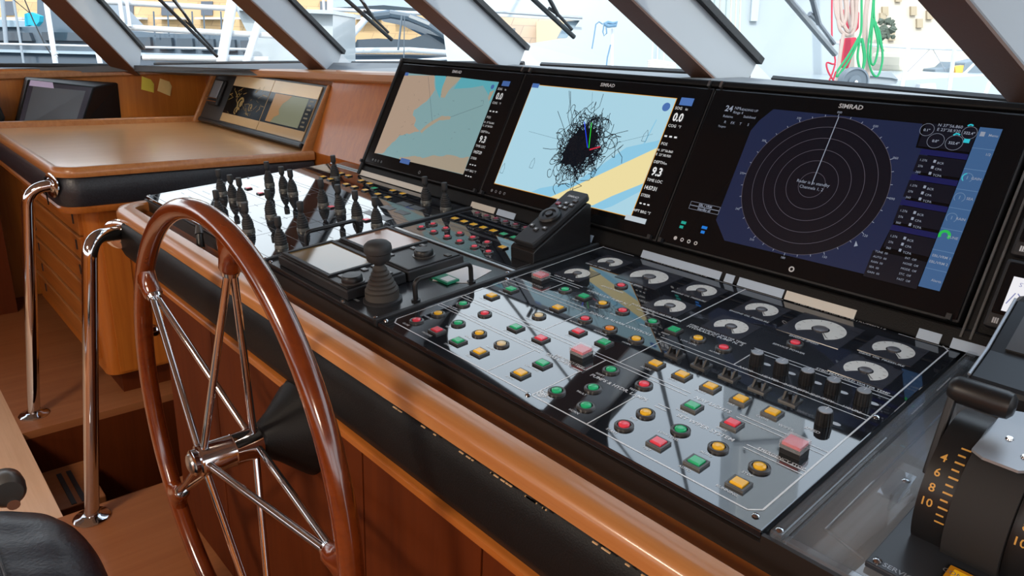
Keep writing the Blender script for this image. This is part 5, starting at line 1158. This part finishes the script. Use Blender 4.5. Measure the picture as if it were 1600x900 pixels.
# white deck frame in the second window
t = far('deck_barrier', 'white tubular deck frame with broad cross bars outside the second window', 'frame', 300, 98, 5.2)
for y0, y1, x0, x1, w_ in ((2, 14, 150, 372, 4.2), (42, 56, 186, 432, 4.6), (90, 93, 224, 420, 4.4)): obj('cross_bar', tubes([[(x0, y0), (x1, y1)]], 5.2, w_), m_whitem, t, smooth=True)
for a, b, w_ in (((186, -8), (193, 42), 3.2), ((197, -8), (203, 42), 2.6), ((364, -4), (346, 100), 8), ((404, 36), (384, 100), 6)): obj('post', tubes([[a, b]], 5.15, w_), m_whitem, t, smooth=True)
t = far('deck_locker', 'plain white deck locker behind the white frame', 'locker', 430, 98, 5.6)
obj('side', slab([(368, 14), (520, 20), (520, 100), (398, 100), (386, 50)], 5.6, .8), m_white, t); obj('lid', slab([(366, 10), (520, 16), (520, 22), (366, 16)], 5.5, 1.0), m_white, t)
# boat with dark windscreen in the third window
t = far('windscreen_boat', 'motor boat with a dark curved windscreen outside the third window', 'boat', 640, 98, 8)
arch = [(548, 80), (560, 60), (572, 36), (585, 25), (610, 22), (640, 27), (672, 40), (700, 58), (716, 80)]
obj('windscreen', slab([(548, 80), (558, 62), (590, 60), (640, 62), (668, 52), (690, 58), (716, 80)], 8, .6), m_tint, t)
ar_ = MB()
for a, b in zip(arch[3:], arch[4:]): ar_.tube([spot(a[0], a[1], 7.9), spot(b[0], b[1], 7.9)], .045, 8)
obj('screen_arch', ar_, m_hull2, t, smooth=True)
obj('side_glass', slab([(588, 26), (640, 30), (672, 43), (698, 60), (660, 56), (630, 40), (600, 34)], 8.1, .05), mat('smoky_glass', (.045, .075, .11), .25), t)
obj('coaming', tubes([[(540, 79), (640, 78), (725, 84)]], 7.8, 4.2), m_whitem, t, smooth=True); obj('hull', slab([(535, 84), (725, 86), (725, 104), (535, 104)], 7.9, 1.5), m_hull, t)
obj('gunwale', tubes([[(540, 96), (640, 95), (740, 89)]], 7.6, 2.4), m_whitem, t, smooth=True)
for a, b, w_ in (((516, -8), (516, 72), 5), ((505, -8), (508, 60), 2), ((578, 22), (534, 74), 5), ((541, 22), (536, 60), 1.4), ((554, 22), (554, 52), 1.2), ((628, 25), (622, 78), 1.6), ((632, 25), (631, 96), .8)): obj('post', tubes([[a, b]], 7.4, w_), m_whitem if w_ > 1.7 else m_hull2, t, smooth=True)
obj('canopy', slab([(520, -18), (640, -14), (660, 14), (600, 8), (520, 12)], 8.6, 2.5), mat('pale_canopy', (.34, .40, .45), .5), t); obj('canopy_edge', tubes([[(520, 15), (590, 18), (680, 22)]], 8.2, 3), m_whitem, t, smooth=True)
for x in (707, 723): obj('fender_post', tubes([[(x, 70 + (x - 707) * .5), (x, 100)]], 7.3, 3), m_whitem, t, smooth=True)
# white wall with a slot across the fourth and fifth windows
t = far('white_deckhouse', 'big white foredeck wall with a slot window, outside the window over the middle monitor', 'deckhouse', 960, 115, 6.4)
outer = [(690, -190), (1345, -190), (1300, 140), (1140, 130), (880, 112), (735, 104), (700, 60)]
inner = [(772, 25), (906, 32), (886, 59), (828, 68), (800, 56)]
w6 = MB(); dd = 6.4
def strip(a): w6.extr([spot(x, y, dd) for x, y in a], FH * .12)
strip([(690, -190), (1345, -190), (1330, 20), (906, 32), (772, 25), (690, 30)]); strip([(690, 30), (772, 25), (800, 56), (828, 68), (820, 112), (700, 106)]); strip([(828, 68), (886, 59), (906, 32), (1330, 20), (1300, 145), (820, 112)])
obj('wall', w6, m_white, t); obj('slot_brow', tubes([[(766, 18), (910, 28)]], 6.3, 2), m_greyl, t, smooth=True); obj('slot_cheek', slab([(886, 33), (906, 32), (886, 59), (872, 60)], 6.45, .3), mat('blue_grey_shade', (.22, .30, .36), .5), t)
obj('recess', slab([(1178, -40), (1190, -40), (1184, 33), (1173, 33)], 6.36, .06), mat('grey_recess', (.42, .47, .50), .5), t)
rg = random.Random(21)
for k, x in enumerate((1118, 1127, 1136, 1144, 1152, 1159)):
    q = obj('halyard', tubes([[(x + rg.uniform(-1, 1), -30), (x - 4, 62)]], 5.8, rg.uniform(.8, 1.6), n=6), mat('halyard_%d' % k, rg.choice([(.55, .50, .40), (.42, .40, .36), (.30, .36, .34)]), .8))
    tag(q, ['leftmost thin halyard left of the white wall recess', 'second thin halyard from the left beside the white wall recess', 'third thin halyard from the left beside the recess', 'third thin halyard left of the recess counting from it', 'second thin halyard left of the recess counting from it', 'thin halyard closest to the recess in the white wall'][k], 'rope', 'halyards left of the white wall recess')
t = far('mooring_post', 'slim white post topped with a blue tied rope outside the window over the middle monitor', 'post', 957, 106, 4.2)
p_ = spot(956, 112, 4.2); obj('post', MB().tube([spot(957, 41, 4.2), p_, (p_.x, p_.y, 1.06)], 2.6 * 4.2 / FPX, 10), m_whitem, t, smooth=True)
obj('rope_lashing', tubes([[(944, 38), (950, 35), (958, 37), (964, 35), (962, 40), (950, 41), (945, 38)]], 4.15, 2.6, n=8), mat('blue_rope', (.14, .26, .38), .8), t, smooth=True)
obj('rope_tail', tubes([[(944, 37), (942, 50), (944, 56), (948, 52), (947, 40)], [(942, 38), (936, 34), (931, 38), (928, 58), (925, 76)], [(954, 70), (949, 90), (947, 108)]], 4.15, 1.1, n=6), bpy.data.materials['blue_rope'], t, stuff=True)
q = obj('coiled_rope', tubes([[(1012, 96 + 3 * k), (1025, 94 + 3 * k), (1040, 97 + 3 * k), (1056, 100 + 3 * k)] for k in range(5)], 5.0, 1.8, n=6), mat('pale_rope', (.62, .58, .52), .9)); tag(q, 'pale coiled rope on the deck at the foot of the white wall', 'rope'); q['kind'] = 'stuff'
for k, x in enumerate((1020, 1028, 1038)):
    q = obj('hanging_line', tubes([[(x, 62 + 3 * k), (x - 1, 98)]], 5.0, .9, n=6), bpy.data.materials['pale_rope']); tag(q, ['leftmost thin line rising from the pale coiled rope', 'middle thin line rising from the pale coiled rope', 'rightmost thin line rising from the pale coiled rope'][k], 'rope')
# ropes, bag and winch by the mast in the fifth window
m_wr = mat('white_rope', (.50, .38, .33), .85); m_gr = mat('green_rope', (.02, .30, .11), .8); m_rd = mat('red_cloth', (.50, .03, .06), .75)
def hang(name, lb, loops, m, depth, rp):
    t = far(name, lb, 'rope', loops[0][0][0], loops[0][-1][1], depth)
    for l in loops: obj('strand', tubes([smooth_(l)], depth, rp, n=8), m, t, smooth=True)
    return t
def smooth_(p, n=5):
    o = []
    for i in range(len(p) - 1):
        a = p[max(i - 1, 0)]; b = p[i]; c = p[i + 1]; d = p[min(i + 2, len(p) - 1)]
        for k in range(n):
            s = k / n; o.append(tuple(.5 * (2 * b[j] + (c[j] - a[j]) * s + (2 * a[j] - 5 * b[j] + 4 * c[j] - d[j]) * s * s + (3 * b[j] - a[j] - 3 * c[j] + d[j]) * s ** 3) for j in (0, 1)))
    return o + [p[-1]]
hang('white_rope_coil', 'thick hank of white rope hanging left of the green rope', [[(1304, -20), (1306, 20), (1316, 40), (1322, 20), (1318, -20)], [(1312, -20), (1316, 30), (1326, 50), (1332, 30), (1330, -20)], [(1322, -20), (1326, 28), (1334, 46), (1338, 20), (1336, -20)], [(1308, -20), (1310, 36), (1318, 52), (1330, 54), (1336, 36), (1340, -20)], [(1318, 52), (1312, 90), (1306, 140)]], m_wr, 3.9, 3.0)
hang('white_rope_line', 'single white rope hanging straight between the two green hanks', [[(1358, -20), (1352, 30), (1352, 70), (1356, 110), (1350, 140)]], m_wr, 3.85, 4.0)
hang('green_rope_coil', 'green rope hank hanging right of the white ropes', [[(1366, -20), (1362, 30), (1356, 80), (1362, 112), (1372, 118), (1379, 90), (1374, 50), (1366, 30), (1366, -20)], [(1364, 30), (1360, 90), (1366, 100), (1372, 70), (1364, 30)], [(1368, 34), (1376, 70), (1380, 80)]], m_gr, 3.8, 1.7)
hang('green_rope_bight', 'green rope bight slanting down before the red bag', [[(1346, -20), (1346, 40), (1342, 60), (1330, 88), (1310, 118), (1308, 112), (1326, 86), (1342, 58)], [(1344, 60), (1340, 90), (1346, 112), (1350, 90), (1346, 60)], [(1347, 60), (1352, 88), (1348, 110)]], m_gr, 3.75, 1.9)
hang('red_rope', 'thin red rope looped by the wiper tip near the winch', [[(1300, -24), (1300, 60), (1305, 98), (1292, 98), (1294, 112), (1304, 130), (1298, 138)], [(1305, 100), (1300, 116), (1292, 134)], [(1306, 112), (1298, 138)]], m_rd, 3.7, 1.4)
t = far('red_bag', 'red cloth bag hanging behind the white rope', 'bag', 1328, 100, 4.1); obj('bag_body', slab([(1318, 60), (1340, 58), (1336, 80), (1326, 108), (1314, 104)], 4.1, .06), m_rd, t, bevel=.01); obj('strap', tubes([[(1328, 30), (1330, -24)]], 4.0, 1.2), m_rd, t); obj('bag_flap', slab([(1311, 20), (1318, 14), (1344, 18), (1343, 44), (1336, 52), (1316, 40)], 4.12, .05), m_rd, t, bevel=.01)
t = far('deck_winch', 'dark grey winch drum on the foredeck under the ropes', 'winch', 1330, 136, 3.6)
wc = spot(1329, 127, 3.6); WM = Matrix.Translation(wc) @ (-FH).to_track_quat('Z', 'Y').to_matrix().to_4x4()
obj('drum', MB(WM).lathe([(0, 0), (.066, 0), (.069, .01), (.069, .05), (.06, .055), (.058, .048), (.034, .046), (.03, .055), (0, .056)], 26), mat('winch_grey', (.14, .17, .20), .45), t, smooth=True); obj('pedestal', MB().box((wc.x - .05, wc.y - .02, 1.06), (wc.x + .05, wc.y + .06, wc.z)), bpy.data.materials['winch_grey'], t); obj('axle', MB(WM).lathe([(.009, .05), (.008, .066), (0, .067)], 14), m_chrome, t, smooth=True)
t = far('foredeck_rail', 'white foredeck guard rail right of the hanging ropes', 'rail', 1440, 160, 4.4)
obj('top_rail', tubes([[(1296, 66), (1420, 74), (1520, 78), (1640, 84)]], 4.4, 2.4), m_whitem, t, smooth=True)
for a, b in (((1419, 75), (1406, 158)), ((1491, 78), (1480, 166)), ((1554, 108), (1530, 172))): obj('post', tubes([[a, b]], 4.35, 3.0), m_whitem, t, smooth=True)
obj('wire', tubes([[(1418, 112), (1456, 74)], [(1456, 74), (1478, 112)]], 4.4, .6, n=6), m_greyl, t, stuff=True)
t = thing('foredeck', 'white foredeck outside the right window below the guard rail', 'deck', loc=(-2, 6, 1.0))
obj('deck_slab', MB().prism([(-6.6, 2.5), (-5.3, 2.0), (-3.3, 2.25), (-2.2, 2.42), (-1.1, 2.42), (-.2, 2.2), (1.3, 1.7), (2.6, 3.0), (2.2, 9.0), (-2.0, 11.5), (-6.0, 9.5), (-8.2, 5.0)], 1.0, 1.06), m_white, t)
ct = thing('coachroof', 'raised white coachroof with a pale round hatch right of the hanging ropes', 'deck', loc=spot(1480, 240, 5.4)); obj('roof_slab', slab([(1296, 128), (1400, 126), (1540, 118), (1680, 122), (1680, 205), (1296, 205)], 5.2, 1.2), m_white, ct); obj('hatch', slab([(1438, 132), (1462, 130), (1464, 143), (1436, 144)], 5.15, .1), mat('pale_hatch', (.55, .57, .60), .4), ct)
mp_ = spot(1238, 60, 6.9); t = thing('mast', 'tall broad white mast column rising behind the hanging ropes', 'mast', loc=(mp_.x, mp_.y, 1.06))
MX = frame(V3((mp_.x, mp_.y, 1.06)), RH, FH, V3((0, 0, 1)))
obj('column', MB(MX).prism([(-.42, -.2), (-.36, -.28), (.36, -.28), (.42, -.2), (.42, .3), (-.42, .3)], 0, 9.0), mat('grey_white_mast', (.60, .63, .66), .4), t, bevel=.02)
for z in (1.6, 3.2, 4.8, 6.4, 8.0):
    o = obj('mast_band', MB(MX).box((-.43, -.295, z), (.43, .31, z + .06)), m_greyl, t)
    for x in (-.3, -.1, .1, .3): obj('rivet', MB(MX @ Matrix.Translation((x, -.297, z + .15)) @ Matrix.Rotation(PI / 2, 4, 'X')).lathe([(.018, 0), (.012, .008), (0, .01)], 8), m_gasket, o)
obj('pin_rail', MB(MX).box((-.05, -3.4, 1.02), (.02, -.2, 1.10)), m_whitem, t); 
bar = tubes([[(1296, -24), (1386, -24)]], 3.88, 3); obj('rope_bar', bar, m_steel, t)
for k, (a, b) in enumerate((((-.35, -.3, 8.6), (-1.9, -3.6, 1.5)), ((.2, -.3, 8.6), (.9, -4.2, 1.4)), ((-.2, -.3, 7.5), (-3.2, -2.0, 1.2)))):
    q = obj('stay', MB(MX).tube([a, b], .014, 6), m_gasket); tag(q, ['dark wire stay from the mast down to the deck', 'dark wire stay right of the mast', 'lower dark wire stay running to port from the mast'][k], 'stay')
t = far('grey_box', 'low grey box on the foredeck beside the winch', 'box', 1380, 130, 5.0); obj('box_body', slab([(1352, 116), (1392, 115), (1403, 126), (1400, 131), (1352, 131)], 5.0, .2), mat('box_grey', (.28, .31, .33), .5), t); obj('box_lid', slab([(1350, 113), (1392, 112), (1404, 125), (1394, 122), (1352, 118)], 4.98, .24), bpy.data.materials['box_grey'], t)
t = far('cream_tender', 'cream covered tender on the foredeck between two rail posts', 'boat', 1440, 122, 6.2); obj('cover', slab([(1410, 82), (1470, 84), (1478, 118), (1420, 124), (1408, 110)], 6.2, .6), mat('cream_cover', (.74, .68, .55), .7), t, bevel=.04)
t = far('outboard_motor', 'dark grey outboard motor by the right rail post with an orange patch', 'motor', 1500, 120, 6.0); obj('cowl', slab([(1461, 108), (1480, 106), (1490, 96), (1490, 120), (1462, 126)], 6.0, .2), mat('motor_grey', (.17, .21, .24), .5), t, bevel=.01); obj('orange_patch', slab([(1492, 104), (1506, 102), (1504, 114), (1494, 119)], 5.95, .06), mat('orange_patch', (.80, .42, .07), .6), t); obj('tank', slab([(1508, 98), (1534, 92), (1544, 116), (1502, 120)], 6.05, .2), bpy.data.materials['motor_grey'], t, bevel=.01)
obj('hose', tubes([[(1499, 121), (1510, 112), (1522, 100), (1532, 98)]], 5.9, 2.2), m_whitem, t, smooth=True)
